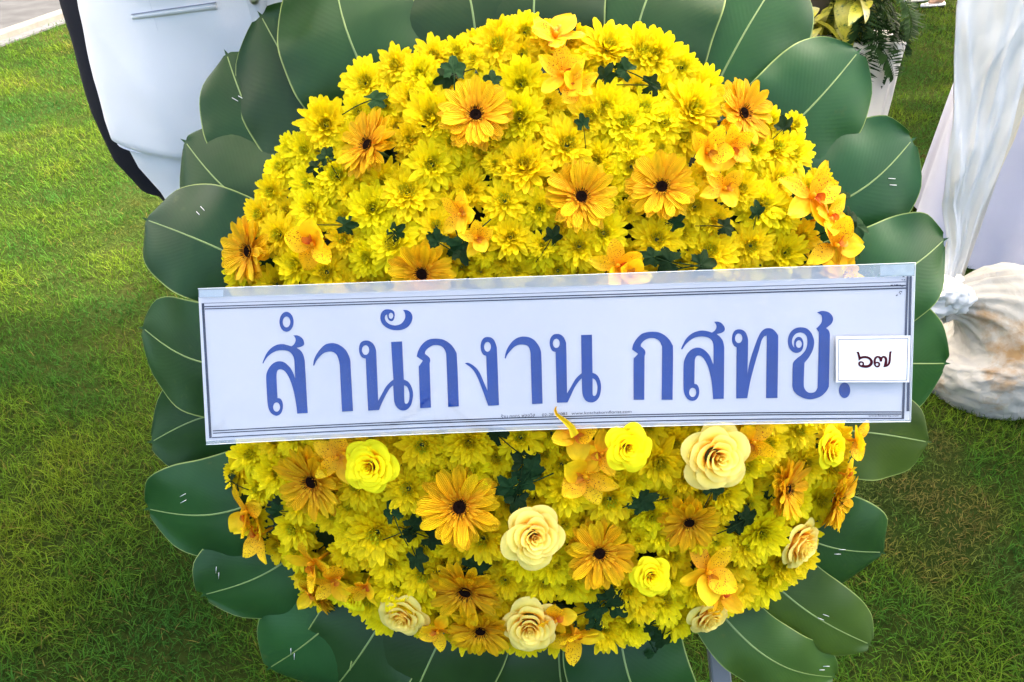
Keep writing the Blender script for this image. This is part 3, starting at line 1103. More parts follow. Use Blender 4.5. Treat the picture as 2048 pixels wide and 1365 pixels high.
m.loft([super_ring(WX, WY, z, hw, hd) for z, hw, hd in ((.9205, .2875, .1115), (.9205, .20, .07))], cap=False)
link("hem_lining", m.mesh("hem_lining", tunic_mat), jacket)

DT = [(.70, .236, .12, 0, 0), (.76, .268, .13, 0, .3), (.86, .284, .14, 0, .5), (1.064, .284, .14, 0, .4), (1.2, .275, .135, 0, .2), (1.33, .26, .13, 0, 0), (1.42, .235, .11, 0, 0), (1.49, .16, .09, .01, 0), (1.535, .075, .07, .01, 0)]
person("person in a dark suit half hidden behind the person in white", -0.562, 1.64, 0.0, 1.76, DT, dark_mat, dark_mat, blackshoe_mat, ((.24, .01, 1.12), (.06, -.17, 1.10)), legw=.82)
# a third person far back, only one foot in the picture
fp = ground(1862, 14)
FT = [(.90, .19, .13, 0, 0), (1.0, .175, .12, 0, .3), (1.15, .16, .11, 0, .3), (1.3, .18, .115, 0, 0), (1.42, .16, .09, 0, 0), (1.49, .09, .07, .01, 0)]
person("person far back on the lawn with one bare foot in a low silver shoe showing", fp.x + 0.02, fp.y + 0.10, R(-75), 1.62, FT, dark_mat, dark_mat, silver_mat, ((.19, .02, 1.12), (.05, -.15, 1.05)), legs=False, skirt=[(.42, .21, .17), (.6, .20, .16), (.8, .19, .15), (1.0, .17, .12)], low_shoe=True)

# ------------------------------------------------------------------ wreath frame
TILT = 6.0
WN = (-FWD * math.cos(R(TILT)) - UP * math.sin(R(TILT))).normalized()   # the wreath leans back on its stand
WU = Vector((1, 0, 0))
WV = WN.cross(WU).normalized()
W0 = P(1080, 672, 1.0)
def W(u, v, n):
    return W0 + WU * u + WV * v + WN * n

wreath = thing("wreath", "big round yellow flower wreath edged with large dark green leaves on a stand", "wreath", W(0, -0.52, 0))

# stand: two front legs, a back leg and a ledge under the wreath
grey_mat = simple_mat("grey_stand_paint", (0.20, 0.215, 0.235), 0.45, 0.05)
stand = thing("easel", "grey metal easel leg showing below the flowers", "easel", (0.05, 1.0, 0))
def flat_bar(p, q, w, d):
    p, q = Vector(p), Vector(q)
    ax = (q - p).normalized()
    x = Vector((1, 0, 0)); x = (x - ax * x.dot(ax)).normalized(); y = ax.cross(x)
    m = MB()
    rings = []
    for c in (p, q):
        rings.append([c + x * a * w + y * b * d for a, b in ((-.5, -.42), (-.42, -.5), (.42, -.5), (.5, -.42), (.5, .42), (.42, .5), (-.42, .5), (-.5, .42))])
    m.loft(rings)
    return m
apex = W(0.0, 0.60, -0.060)
for px in (1428, 728):
    a = on_plane(px, 1235, W(0, 0, -0.045), WN)
    b = on_plane(px + (14 if px > 1080 else -14), 1365, W(0, 0, -0.045), WN)
    d = (b - a).normalized()
    foot = a + d * ((0.0 - a.z) / d.z)
    top = a - d * 0.62
    link("leg", flat_bar(foot, top, 0.026, 0.018).mesh("leg", grey_mat, False), stand)
bt = W(0.0, 0.30, -0.075)
link("leg", flat_bar((bt.x, bt.y + 0.62, 0), bt, 0.022, 0.018).mesh("leg", grey_mat, False), stand)
for vv in (-0.30, 0.28):
    link("cross_bar", flat_bar(W(-0.30, vv, -0.066), W(0.30, vv, -0.066), 0.022, 0.016).mesh("cross_bar", grey_mat, False), stand)

# ------------------------------------------------------------------ the big leaves
rib_col = (0.26, 0.34, 0.10)
LM = leaf_mat("dark_rubber_leaf", (0.012, 0.050, 0.013), rib_col)
LM2 = leaf_mat("stained_rubber_leaf", (0.011, 0.048, 0.016), rib_col, stains=0.40)
LM3 = leaf_mat("olive_rubber_leaf", (0.030, 0.070, 0.014), rib_col, rough=0.40, trans=0.12)
rib_mat = simple_mat("leaf_midrib", (0.16, 0.24, 0.065), 0.45, 0.15)
staple_mat = simple_mat("steel_staple", (0.72, 0.73, 0.75), 0.3, 0.05, metal=0.6)
LEAVES = [  # tip x, y, base x, y, half width, layer, material, bend along the blade
    (452, 108, 640, 420, 88, 0, 0, .10), (368, 283, 720, 490, 95, 1, 0, .12), (520, 30, 800, 390, 124, 2, 0, .10),
    (665, -90, 815, 290, 120, 1.2, 0, .08), (890, -150, 955, 250, 122, 0, 0, .08), (1115, -160, 1105, 230, 118, 0.6, 0, .08),
    (1370, -130, 1255, 260, 125, 0, 0, .10), (1575, -70, 1375, 300, 132, 1.2, 0, .10), (1718, 104, 1440, 370, 116, 2.2, 0, .12),
    (1826, 280, 1500, 450, 104, 1.2, 1, .10), (1890, 480, 1540, 600, 92, 2.2, 0, .10), (1893, 728, 1520, 700, 112, 1.0, 0, .10),
    (1858, 886, 1500, 855, 98, 2.0, 2, .14), (1768, 1108, 1480, 950, 104, 3.0, 0, .20), (1742, 1292, 1440, 1050, 88, 2.0, 2, .14),
    (1670, 1357, 1370, 1130, 74, 1.0, 2, .12), (1345, 1485, 1235, 1120, 108, 3.0, 0, .10), (1155, 1490, 1140, 1120, 138, 2.0, 0, .08),
    (795, 1475, 960, 1120, 128, 3.0, 0, .08), (645, 1405, 850, 1090, 100, 2.2, 0, .10), (538, 1338, 800, 1080, 100, 3.0, 0, .10),
    (406, 1192, 700, 975, 102, 4.0, 0, .12), (294, 1020, 650, 915, 98, 3.0, 0, .12), (302, 885, 620, 830, 92, 2.0, 0, .10),
    (284, 657, 650, 695, 98, 3.2, 0, .12), (291, 440, 640, 600, 98, 2.4, 1, .12)]
def wreath_leaf(k, spec):
    tx, ty, bx, by, hw, lay, mi, bendk = spec
    off = lay * 0.009 - 0.028
    tip = on_plane(tx, ty, W(0, 0, off), WN)
    base = on_plane(bx, by, W(0, 0, off - 0.006), WN)
    ax = tip - base
    ln = ax.length
    ax.normalize()
    sd_ = WN.cross(ax).normalized()
    hw_ = hw / FPX * (1.0 if mi == 2 or k in (7, 8) else 1.16)
    rr = random.Random(100 + k)
    nu, nv = 13, 30
    arch = rr.uniform(0.01, 0.05)
    fold = rr.uniform(0.02, 0.16)
    tw = rr.uniform(-0.14, 0.14)
    side_bend = rr.uniform(-0.03, 0.03)
    def srf(u, t):
        w = hw_ * max(0.0, 1 - abs(2 * t - 1.02) ** 2.9) ** 0.54
        if t > .93: w *= 1 - 0.30 * ((t - .93) / .07)
        if t < 0.03: w = max(w, .004)
        x = u * w
        y = t * ln
        n = arch * math.sin(math.pi * t) - bendk * 0.30 * max(0, t - .55) ** 2 * ln * 2.0
        n += fold * abs(x) * 0.6 - 0.7 * x * x / max(hw_, .01) * 0.25
        n += tw * x * t + 0.0060 * math.sin(t * 8 + u * 2.5 + k) * abs(u) ** 1.5 + 0.0030 * math.sin(t * 23 + k * 2) * u * u
        return base + ax * y + sd_ * (x + side_bend * math.sin(math.pi * t)) + WN * n
    pts, uv = [], []
    for j in range(nv):
        t = 1 - (1 - j / (nv - 1)) ** 1.25
        for i in range(nu):
            u = 2 * i / (nu - 1) - 1
            pts.append(srf(u, t)); uv.append((u, t))
    # the short pointed tip
    m = MB()
    m.grid(pts, nu, nv, uv)
    tp = srf(0, 1.0)
    wt = 0.0035
    m.add([tp + sd_ * wt - ax * .006, tp - sd_ * wt - ax * .006, tp + ax * .008 - WN * .002], [(0, 1, 2)], [(.5, 1), (.5, 1), (.5, 1)])
    lo = link("leaf", m.mesh("leaf", (LM, LM2, LM3)[mi]), wreath)
    if mi == 1: lo["label"] = "large leaf spotted with whitish residue"
    if mi == 2: lo["label"] = "lighter olive green large leaf"
    mr_ = MB()
    K = 18
    L_, C_, R_ = [], [], []
    for j in range(K + 1):
        t = 0.25 + 0.735 * j / K
        w = 0.0015 * (1 - .55 * j / K)
        n = srf(0, t)
        L_.append(n - sd_ * w + WN * .0004); C_.append(n + WN * (.0004 + w * .55)); R_.append(n + sd_ * w + WN * .0004)
    mr_.grid([p for a in zip(L_, C_, R_) for p in a], 3, K + 1)
    link("midrib", mr_.mesh("midrib", rib_mat), lo)
    for q in range(rr.choice((0, 0, 1))):
        t = rr.uniform(.66, .88); u = rr.uniform(-.75, .75)
        dr = (ax * rr.uniform(-1, 1) + sd_ * rr.uniform(-.6, .6)).normalized()
        for e in (0, 1):
            c = srf(u, t) + (ax * .25 + sd_).normalized() * .008 * e + WN * .0012
            b = MB(); b.tube([c - dr * .0042, c + dr * .0042], 0.00042, 5)
            link("staple", b.mesh("staple", staple_mat), lo)
    return lo
for k, sp_ in enumerate(LEAVES):
    wreath_leaf(k, sp_)

# ------------------------------------------------------------------ flower dome
DU, DV, DH = 0.405, 0.420, 0.140
def dome_hit(px, py):
    """where the line of sight meets the flower dome (or passes nearest to its rim)"""
    o = CAM - W0
    r = ray(px, py)
    oo = Vector((o.dot(WU) / DU, o.dot(WV) / DV, o.dot(WN) / DH))
    dd = Vector((r.dot(WU) / DU, r.dot(WV) / DV, r.dot(WN) / DH))
    a, b, c = dd.dot(dd), oo.dot(dd), oo.dot(oo) - 1
    disc = b * b - a * c
    t = (-b - math.sqrt(disc)) / a if disc > 0 else -b / a
    q = oo + dd * t
    if q.z < 0:
        t = -oo.z / dd.z
        q = oo + dd * t
    p = CAM + r * t
    n = WU * (q.x / DU) + WV * (q.y / DV) + WN * (max(q.z, 0.02) / DH)
    return p, n.normalized()

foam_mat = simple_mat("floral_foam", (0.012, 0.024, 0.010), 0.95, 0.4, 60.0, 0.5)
m = MB()
nu, nv = 64, 16
m.grid([W(DU * .84 * math.cos(2 * math.pi * i / nu) * math.sin(th), DV * .84 * math.sin(2 * math.pi * i / nu) * math.sin(th), (DH - .045) * math.cos(th) - .012) for j in range(nv) for th in [math.pi / 2 * (j + .02) / (nv - 1)] for i in range(nu)], nu, nv, wrap=True)
link("foam_core", m.mesh("foam_core", foam_mat), wreath)

Y = lambda r, g_, b_: (r, g_, b_)
CH = petal_mat("chrysanthemum_yellow", [(0.0, (0.90, 0.74, 0.003)), (0.35, (0.99, 0.79, 0.003)), (1.0, (1.0, 0.85, 0.004))], trans=0.30, hue_var=0.010, val_var=0.08, groove=0.90)
CHC = petal_mat("chrysanthemum_centre", [(0.0, (0.50, 0.50, 0.010)), (1.0, (0.92, 0.80, 0.010))], trans=0.2)
CAL = simple_mat("flower_calyx", (0.07, 0.14, 0.025), 0.6, 0.25)
GB = petal_mat("gerbera_orange_yellow", [(0.0, (0.94, 0.36, 0.002)), (0.45, (0.97, 0.50, 0.002)), (1.0, (0.98, 0.62, 0.003))], trans=0.26, hue_var=0.012, val_var=0.10, vein=0.8, groove=0.82)
GI = petal_mat("gerbera_inner_orange", [(0.0, (0.85, 0.28, 0.003)), (1.0, (0.98, 0.60, 0.01))], trans=0.25, hue_var=0.008)
GD = simple_mat("gerbera_dark_disc", (0.020, 0.009, 0.006), 0.9, 0.7, 140.0, 0.9, spec=0.04)
RN = petal_mat("rose_neon_yellow", [(0.0, (0.95, 0.36, 0.01)), (0.5, (0.96, 0.66, 0.008)), (0.75, (0.95, 0.86, 0.008)), (1.0, (0.94, 0.90, 0.010))], trans=0.30, hue_var=0.004, val_var=0.06, rough=0.75, vein=0.12)
RP = petal_mat("rose_cream_yellow", [(0.0, (0.85, 0.32, 0.02)), (0.5, (0.94, 0.64, 0.07)), (0.78, (0.97, 0.83, 0.14)), (1.0, (0.94, 0.80, 0.22))], trans=0.30, hue_var=0.006, val_var=0.08, rough=0.7, vein=0.15)
OR = petal_mat("orchid_golden", [(0.0, (0.86, 0.38, 0.004)), (1.0, (0.96, 0.66, 0.010))], trans=0.32, hue_var=0.010, spots=(0.30, 0.035, 0.006), spot_scale=20.0, vein=0.2)
ORP = petal_mat("orchid_plain_gold", [(0.0, (0.88, 0.42, 0.004)), (1.0, (0.97, 0.70, 0.012))], trans=0.32, hue_var=0.010, vein=0.2)
LIP = petal_mat("orchid_lip", [(0.0, (0.50, 0.09, 0.006)), (1.0, (0.88, 0.38, 0.01))], trans=0.2)
FO = leaf_mat("chrysanthemum_leaf", (0.009, 0.030, 0.009), (0.03, 0.08, 0.02), rough=0.6, spec=0.06, trans=0.10)

def ray_floret(mb, az, r0, z0, ln, wd, el, curl, cup, rr, nl=4, mi=0):
    """one petal of a daisy-like head; el = rise above the flower's plane, curl = change of el along it"""
    pts, uv = [], []
    p = Vector((r0, 0, z0))
    a = el
    side = rr.uniform(-.06, .06)
    for j in range(nl + 1):
        t = j / nl
        prof = (0.40 + 0.60 * math.sin(math.pi / 2 * min(1, t / .68))) if t < .76 else max(.42, math.sqrt(max(0.0, 1 - ((t - .76) / .255) ** 2)))
        w = wd * prof
        nrm = Vector((-math.sin(a), 0, math.cos(a)))
        for u in (-1, 0, 1):
            q = p + Vector((0, u * w + side * t * ln * 4, 0)) + nrm * (abs(u) * cup * w)
            if j == nl and u == 0: q = q + Vector((math.cos(a), 0, math.sin(a))) * ln * .035
            pts.append(q); uv.append((u, t))
        p = p + Vector((math.cos(a), 0, math.sin(a))) * (ln / nl)
        a += curl / nl
    mb.grid(pts, 3, nl + 1, uv, mi, mat=Matrix.Rotation(az, 4, 'Z'))

def chrys_meshes(seed, closed=0.0):
    rr = random.Random(seed)
    m = MB()
    rows = ((20, .10, .00, .90, .125, -.16, .20), (20, .10, .03, .84, .118, .06, .28), (19, .10, .06, .74, .108, .26, .36), (18, .09, .08, .62, .094, .48, .45), (16, .08, .10, .50, .080, .72, .50), (14, .10, .12, .36, .066, .80, .9), (12, .09, .15, .27, .054, .95, 1.1))
    for n, r0, z0, ln, wd, el, curl in rows:
        ph = rr.uniform(0, 6.28)
        for i in range(n):
            ray_floret(m, ph + 2 * math.pi * (i + rr.uniform(-.28, .28)) / n, r0, z0, ln * rr.uniform(.86, 1.10), wd * rr.uniform(.85, 1.2),
                       el + closed + rr.uniform(-.16, .16), curl * rr.uniform(-.8, 1.3), rr.uniform(.12, .38), rr, 5)
    pet = m.mesh("petal_cluster", CH)
    c = MB()
    for i in range(36):
        a = i * 2.39996; th = .20 * math.sqrt(i)
        r_ = .20 * math.sin(min(1.45, th)); z_ = .17 + .13 * math.cos(min(1.5, th))
        ray_floret(c, a, r_, z_, .17, .036, 1.45 - th * .75, .9, .3, rr, 3)
    cen = c.mesh("flower_center", CHC)
    return pet, cen
CHV = [chrys_meshes(20 + i, (0, .05, .12, 0, .22, .06, .0, .3)[i]) for i in range(8)]
def stalk_mesh(name, r_top, ln, cal):
    m = MB()
    m.loft([[(r_ * math.cos(a), r_ * math.sin(a), z) for a in [2 * math.pi * i / 12 for i in range(12)]] for r_, z in ((.09, -.03), (cal, -.05), (cal * 1.05, -.12), (cal * .6, -.26), (r_top, -.34), (r_top * .9, -ln))][::-1])
    return m.mesh(name, CAL)
CHS = stalk_mesh("chrysanthemum", .05, 1.6, .24)

def gerbera_meshes(seed):
    rr = random.Random(seed)
    pets = []
    for k in range(4):
        m = MB(); ray_floret(m, 0, .22, .0, .78, .128 + .008 * k, .04 * k, (.12, -.16, .25, -.05)[k], (.22, .35, .15, .3)[k], rr, 6)
        pets.append(m.mesh("petal", GB))
    m = MB()
    for n, r0, z0, ln, wd, el in ((34, .20, .02, .46, .046, .16), (32, .19, .05, .30, .034, .40), (40, .16, .06, .15, .015, .85)):
        for i in range(n):
            ray_floret(m, 2 * math.pi * (i + rr.uniform(-.3, .3)) / n, r0, z0, ln * rr.uniform(.8, 1.2), wd, el + rr.uniform(-.15, .15), rr.uniform(-.3, .3), .3, rr, 3)
    inn = m.mesh("inner_floret_ring", GI)
    d = MB()
    nu, nv = 26, 8
    pts = []
    for j in range(nv):
        th = 1.45 * j / (nv - 1)
        for i in range(nu):
            a = 2 * math.pi * i / nu
            r_ = .175 * math.sin(th) * (1 + .05 * math.sin(a * 13 + j * 2))
            pts.append((r_ * math.cos(a), r_ * math.sin(a), .03 + .055 * math.cos(th) + .018 * math.sin(i * 2.1 + j * 3.3) - .03 * math.exp(-(th / .4) ** 2)))
    d.grid(pts, nu, nv, wrap=True)
    disc = d.mesh("disc", GD)
    return pets, inn, disc
def stamens():
    rr = random.Random(4)
    m = MB()
    for i in range(46):
        ray_floret(m, 2 * math.pi * (i + rr.uniform(-.3, .3)) / 46, rr.uniform(.15, .20), .07, .11 * rr.uniform(.7, 1.2), .011, 1.0 + rr.uniform(-.25, .25), -.4, .2, rr, 2)
    return m.mesh("stamen_ring", GD)
STAMEN = stamens()
GER = [gerbera_meshes(i) for i in (1, 2, 3)]
GES = stalk_mesh("gerbera", .05, 1.4, .20)

def rose_petal(spec, rr, mat, nu=13, nv=11):
    az, rb, rt, ztop, zbot, span, roll, i = spec
    pts, uv = [], []
    for j in range(nv):
        b = j / (nv - 1)
        for k in range(nu):
            u = 2 * k / (nu - 1) - 1
            edge = 1 - abs(u) ** 2.6 * .30
            bb = b * edge
            r_ = rb + (rt - rb) * bb ** 1.15
            z = zbot + (ztop - zbot) * bb ** .85
            # lip rolled outwards
            q = max(0.0, (bb - .74) / .26)
            r_ += roll * q ** 1.5
            z -= roll * .75 * q ** 2.6
            a = az + u * span
            r_ *= 1 + .13 * u                                   # one side tucks under its neighbour
            r_ += .020 * math.sin(u * 6 + i * 2.1) * bb ** 2 * (rt + .25)
            z += .018 * math.sin(u * 8 + i * 1.3) * bb ** 2
            pts.append((r_ * math.cos(a), r_ * math.sin(a), z)); uv.append((u * .5, b))
    m = MB()
    m.grid(pts, nu, nv, uv)
    return m.mesh("petal", mat)
def rose_set(seed, mat, n=17):
    rr = random.Random(seed)
    out = []
    i = 0
    #        n, r base, r rim, z rim, z base, half span, roll
    for cnt, rb, rt, zt, zb, sp_, ro in ((2, .02, .055, .56, .0, 2.3, .00), (3, .05, .13, .575, .0, 1.45, .02), (3, .10, .235, .57, -.02, 1.40, .045), (4, .16, .355, .53, -.05, 1.10, .07), (4, .24, .50, .45, -.08, 1.05, .10), (5, .32, .66, .33, -.10, .90, .13), (5, .38, .80, .17, -.12, .85, .16)):
        ph = rr.uniform(0, 6.28)
        for k in range(cnt):
            out.append(rose_petal((ph + 2 * math.pi * k / cnt + rr.uniform(-.15, .15), rb, rt * rr.uniform(.95, 1.05), zt + rr.uniform(-.02, .02), zb, sp_ * rr.uniform(.92, 1.08), ro * rr.uniform(.7, 1.3), i), rr, mat))
            i += 1
    return out
ROSES = {"neon": [rose_set(s, RN, 15) for s in (3, 8)], "cream": [rose_set(s, RP, 17) for s in (5, 12)]}
ROS = stalk_mesh("rose", .06, 1.2, .30)

def orchid_meshes(seed):
    rr = random.Random(seed)
    out = []
    for k, (ln, wd) in enumerate(((.98, .27), (.95, .30), (.95, .30), (.85, .38), (.85, .38))):
        pts, uv = [], []
        nl, nw = 9, 7
        curl = rr.uniform(-.5, .6)
        for j in range(nl + 1):
            t = j / nl
            w = wd * (math.sin(math.pi * (t * .93 + .03) ** .85) ** .75)
            a = .25 + curl * t
            for i in range(nw):
                u = 2 * i / (nw - 1) - 1
                pts.append((.05 + ln * t * math.cos(a * .6), u * w, ln * t * math.sin(a * .6) * .6 + (.20 * u * u * w) + .035 * math.sin(t * 7 + u * 3 + k) * t))
                uv.append((u * .5, t))
        m = MB(); m.grid(pts, nw, nl + 1, uv)
        out.append(m.mesh("petal", OR if k % 2 == 0 else ORP))
    l = MB()
    pts = []
    for j in range(7):
        t = j / 6
        for i in range(5):
            u = 2 * i / 4 - 1
            pts.append((.02 + .34 * t, u * (.07 + .10 * math.sin(math.pi * t)), .10 + .22 * t - .30 * t * t + .12 * u * u))
    l.grid(pts, 5, 7, [((2 * i / 4 - 1) * .5, j / 6) for j in range(7) for i in range(5)])
    lip = l.mesh("lip", LIP)
    c = MB()
    c.tube([(0, 0, -.9), (0, 0, -.1), (0.0, 0, .06), (.05, 0, .16), (.10, 0, .19)], [.045, .06, .085, .075, .04], 8)
    return out, lip, c.mesh("orchid", ORP)
ORC = [orchid_meshes(s) for s in (1, 2, 3)]

def leaflet(seed):
    """a lobed, toothed leaf on a short stalk, cupped along its middle"""
    rr = random.Random(seed)
    m = MB()
    n = 44
    rim, mid = [], []
    for i in range(n + 1):
        a = -2.6 + 5.2 * i / n
        best = .60
        for ca, ln, wd in ((0, 1.0, .66), (1.05, .92, .60), (-1.05, .92, .60), (2.1, .76, .5), (-2.1, .76, .5)):
            best = max(best, ln * math.exp(-((a - ca) / wd) ** 2 * .9))
        r_ = best * (1 + .045 * math.sin(a * 26 + seed))
        x, y = r_ * math.cos(a) * .62 + .36, r_ * math.sin(a) * .52
        zz = .10 * math.sin(a * 2.5 + seed) * r_ - .16 * r_ * r_ + .10 * abs(math.sin(a * 1.6))
        rim.append((x, y, zz))
        mid.append((.36 + (x - .36) * .5, y * .5, zz * .35 + .03))
    pts = [(.36, 0, 0)] + mid + rim
    uv = [(0, .5)] + [(.4, .5)] * (n + 1) + [(.93, .5)] * (n + 1)
    f = [(0, 1 + i, 2 + i) for i in range(n)] + [(1 + i, n + 2 + i, n + 3 + i, 2 + i) for i in range(n)]
    m.add(pts, f, uv)
    m.tube([(-.9, 0, -.25), (-.4, 0, -.06), (0, 0, 0), (.40, 0, .004)], .022, 5)
    return m.mesh("foliage_leaf", FO)
LEAFLETS = [leaflet(s) for s in (1, 2, 3, 4)]

def basis(p, n, roll, s):
    n = n.normalized()
    x = n.orthogonal().normalized()
    x.rotate(Matrix.Rotation(roll, 3, n))
    y = n.cross(x)
    return Matrix(((x.x * s, y.x * s, n.x * s, p.x), (x.y * s, y.y * s, n.y * s, p.y), (x.z * s, y.z * s, n.z * s, p.z), (0, 0, 0, 1)))

fr_ = random.Random(77)
def facing(px, py, jitter, tip=(0, 0), flat=0.38):
    p, n = dome_hit(px, py)
    n = (n * (1 - flat) + WN * flat).normalized()
    n = (n + WV * .30 * min(1.0, max(0.0, (py - 820) / 380))).normalized()
    n = (n + WU * (tip[0] + fr_.uniform(-jitter, jitter)) + WV * (tip[1] + fr_.uniform(-jitter, jitter))).normalized()
    return p, n
def rad_of(p, rpx):
    return rpx / FPX * (p - CAM).dot(FWD)

COUNT, EXTRA = [0], MB()
def chrysanthemum(px, py, rpx, lift=0.0, tip=(0, 0), v=None, jitter=.22):
    q = math.hypot((px - 1076) / 598, (py - 670) / 610)
    p, n = facing(px, py, jitter, tip, .38 + .25 * max(0, q - .6) / .4)
    s = rad_of(p, rpx) * 1.15
    i = fr_.randrange(8) if v is None else v
    edge_y = (578 - (px - 396) * .0362)
    if 330 < px < 1850 and py > edge_y - 60: lift -= .014 * min(1.0, (py - edge_y + 60) / 50) if py < 700 else 0
    M = basis(p + n * (lift - .12 * s), n, fr_.uniform(0, 6.28), s)
    COUNT[0] += 1
    if COUNT[0] > 296:                       # past three hundred heads the smallest deep ones share one part
        R3 = np.array(M.to_3x3()); T3 = np.array(M.translation)
        for me, mi in ((CHV[i][0], 0), (CHV[i][1], 1)):
            co = np.empty(len(me.vertices) * 3); me.vertices.foreach_get("co", co)
            off = len(EXTRA.v)
            EXTRA.v += [tuple(q_) for q_ in co.reshape(-1, 3) @ R3.T + T3]
            EXTRA.f += [tuple(k_ + off for k_ in pl.vertices) for pl in me.polygons]
            uvl = me.uv_layers["UVMap"].data
            tmp = [(0.0, 0.5)] * len(me.vertices)
            for lp in me.loops: tmp[lp.vertex_index] = tuple(uvl[lp.index].uv)
            EXTRA.uv += tmp
            EXTRA.mi += [mi] * len(me.polygons)
        return None
    o = link("chrysanthemum", CHS, wreath, M)
    tag(link("petal_cluster", CHV[i][0], o), kind="stuff")
    link("flower_center", CHV[i][1], o)
    return o
def gerbera(px, py, rpx, tip=(0, 0), lift=0.0, label=None):
    p, n = facing(px, py, .13, tip)
    s = rad_of(p, rpx) * 1.04
    pets, inn, disc = fr_.choice(GER)
    M = basis(p + n * (.016 + lift), n, fr_.uniform(0, 6.28), s)
    o = link("gerbera", GES, wreath, M)
    if label: o["label"] = label
    cnt = 25
    for row, (n_, ph, zz, tl) in enumerate(((cnt, 0, -.03, 0.02), (cnt, .5, .0, -.13))):
        for i in range(n_):
            if fr_.random() < .05: continue
            a = 2 * math.pi * (i + ph + fr_.uniform(-.22, .22)) / n_
            link("petal", fr_.choice(pets), o, Matrix.Translation((0, 0, zz)) @ Matrix.Rotation(a, 4, 'Z') @ Matrix.Rotation(tl + fr_.uniform(-.17, .13), 4, 'Y') @ Matrix.Rotation(fr_.uniform(-.2, .2), 4, 'X') @ Matrix.Diagonal((fr_.uniform(.88, 1.06), fr_.uniform(.9, 1.15), 1, 1)))
    tag(link("inner_floret_ring", inn, o), kind="stuff")
    link("disc", disc, o)
    tag(link("stamen_ring", STAMEN, o), kind="stuff")
def rose(px, py, rpx, kind, tip=(0, 0), lift=0.0):
    p, n = facing(px, py, .05, tip)
    s = rad_of(p, rpx) * (1.02 if kind == 'neon' else 1.16)
    st = fr_.choice(ROSES[kind])
    M = basis(p + n * (.012 + lift), n, fr_.uniform(0, 6.28), s)
    o = link("rose", ROS, wreath, M)
    o["label"] = "bright neon yellow rose" if kind == "neon" else "pale cream yellow rose"
    for me in st:
        link("petal", me, o)
def orchid(px, py, rpx, tip=(0, 0), roll=None, lift=0.0):
    p, n = facing(px, py, .25, tip)
    s = rad_of(p, rpx) * 1.32
    pets, lip, colm = fr_.choice(ORC)
    M = basis(p + n * (.006 + lift), n, fr_.uniform(0, 6.28) if roll is None else roll, s)
    o = link("orchid", colm, wreath, M)
    for k, a in enumerate((0, 1.20, -1.20, 2.45, -2.45)):
        link("petal", pets[k], o, Matrix.Rotation(a + fr_.uniform(-.18, .18), 4, 'Z') @ Matrix.Rotation(fr_.uniform(-.65, .30), 4, 'Y') @ Matrix.Rotation(fr_.uniform(-.5, .5), 4, 'X'))
    link("lip", lip, o, Matrix.Rotation(math.pi, 4, 'Z'))
def bud(px, py, rpx):
    chrysanthemum(px, py, rpx * 1.5, .004, v=7)
def foliage(px, py, rpx, ang=None, lift=.012, tip=(0, 0)):
    p, n = facing(px, py, .35, tip, .4)
    s = rad_of(p, rpx) * 1.9
    a = fr_.uniform(0, 6.28) if ang is None else R(ang)
    x = (WU * math.cos(a) + WV * math.sin(a))
    x = (x - n * x.dot(n)).normalized()
    y = n.cross(x)
    q = p + n * lift - x * s * .45
    M = Matrix(((x.x * s, y.x * s, n.x * s, q.x), (x.y * s, y.y * s, n.y * s, q.y), (x.z * s, y.z * s, n.z * s, q.z), (0, 0, 0, 1)))
    link("foliage_leaf", fr_.choice(LEAFLETS), wreath, M)

OCC = []
# gerberas: centre, radius, facing
for g_ in ((952, 245, 70, (0, .20)), (757, 303, 66, (-.55, .15)), (1465, 236, 66, (.30, .1)), (1323, 382, 66, (-.35, .05)), (1157, 402, 68, (0, 0)),
           (522, 503, 66, (-.35, 0)), (848, 544, 64, (0, -.05)), (640, 952, 72, (-.25, -.1)), (922, 1010, 78, (0, .22)), (1197, 1098, 66, (.05, .0)),
           (1374, 1026, 60, (-.1, -.35)), (938, 1162, 72, (-.1, -.55)), (962, 1240, 60, (.1, -.5)), (1548, 972, 60, (.65, -.1)), (1650, 990, 60, (.4, -.1)),
           (655, 1172, 40, (-.3, -.5)), (1655, 552, 50, (.4, .2))):
    gerbera(g_[0], g_[1], g_[2], g_[3]); OCC.append((g_[0], g_[1], g_[2] * .95))
for r_ in ((757, 924, 58, "neon", (0, .05), 0.014), (1236, 882, 50, "neon", (0, .05), .034), (1290, 1138, 44, "neon", (0, 0), .012), (1640, 893, 46, "neon", (.35, .1), 0.0), (715, 1186, 34, "neon", (-.3, -.2), -.004),
           (1404, 896, 64, "cream", (0, .05), .026), (1058, 1058, 58, "cream", (.12, 0), .016), (1578, 1075, 52, "cream", (.3, -.2), 0), (1060, 1232, 54, "cream", (0, -.25), .004), (815, 1212, 48, "cream", (-.1, -.35), 0), (1405, 1212, 44, "cream", (.1, -.5), 0)):
    rose(*r_); OCC.append((r_[0], r_[1], r_[2]))
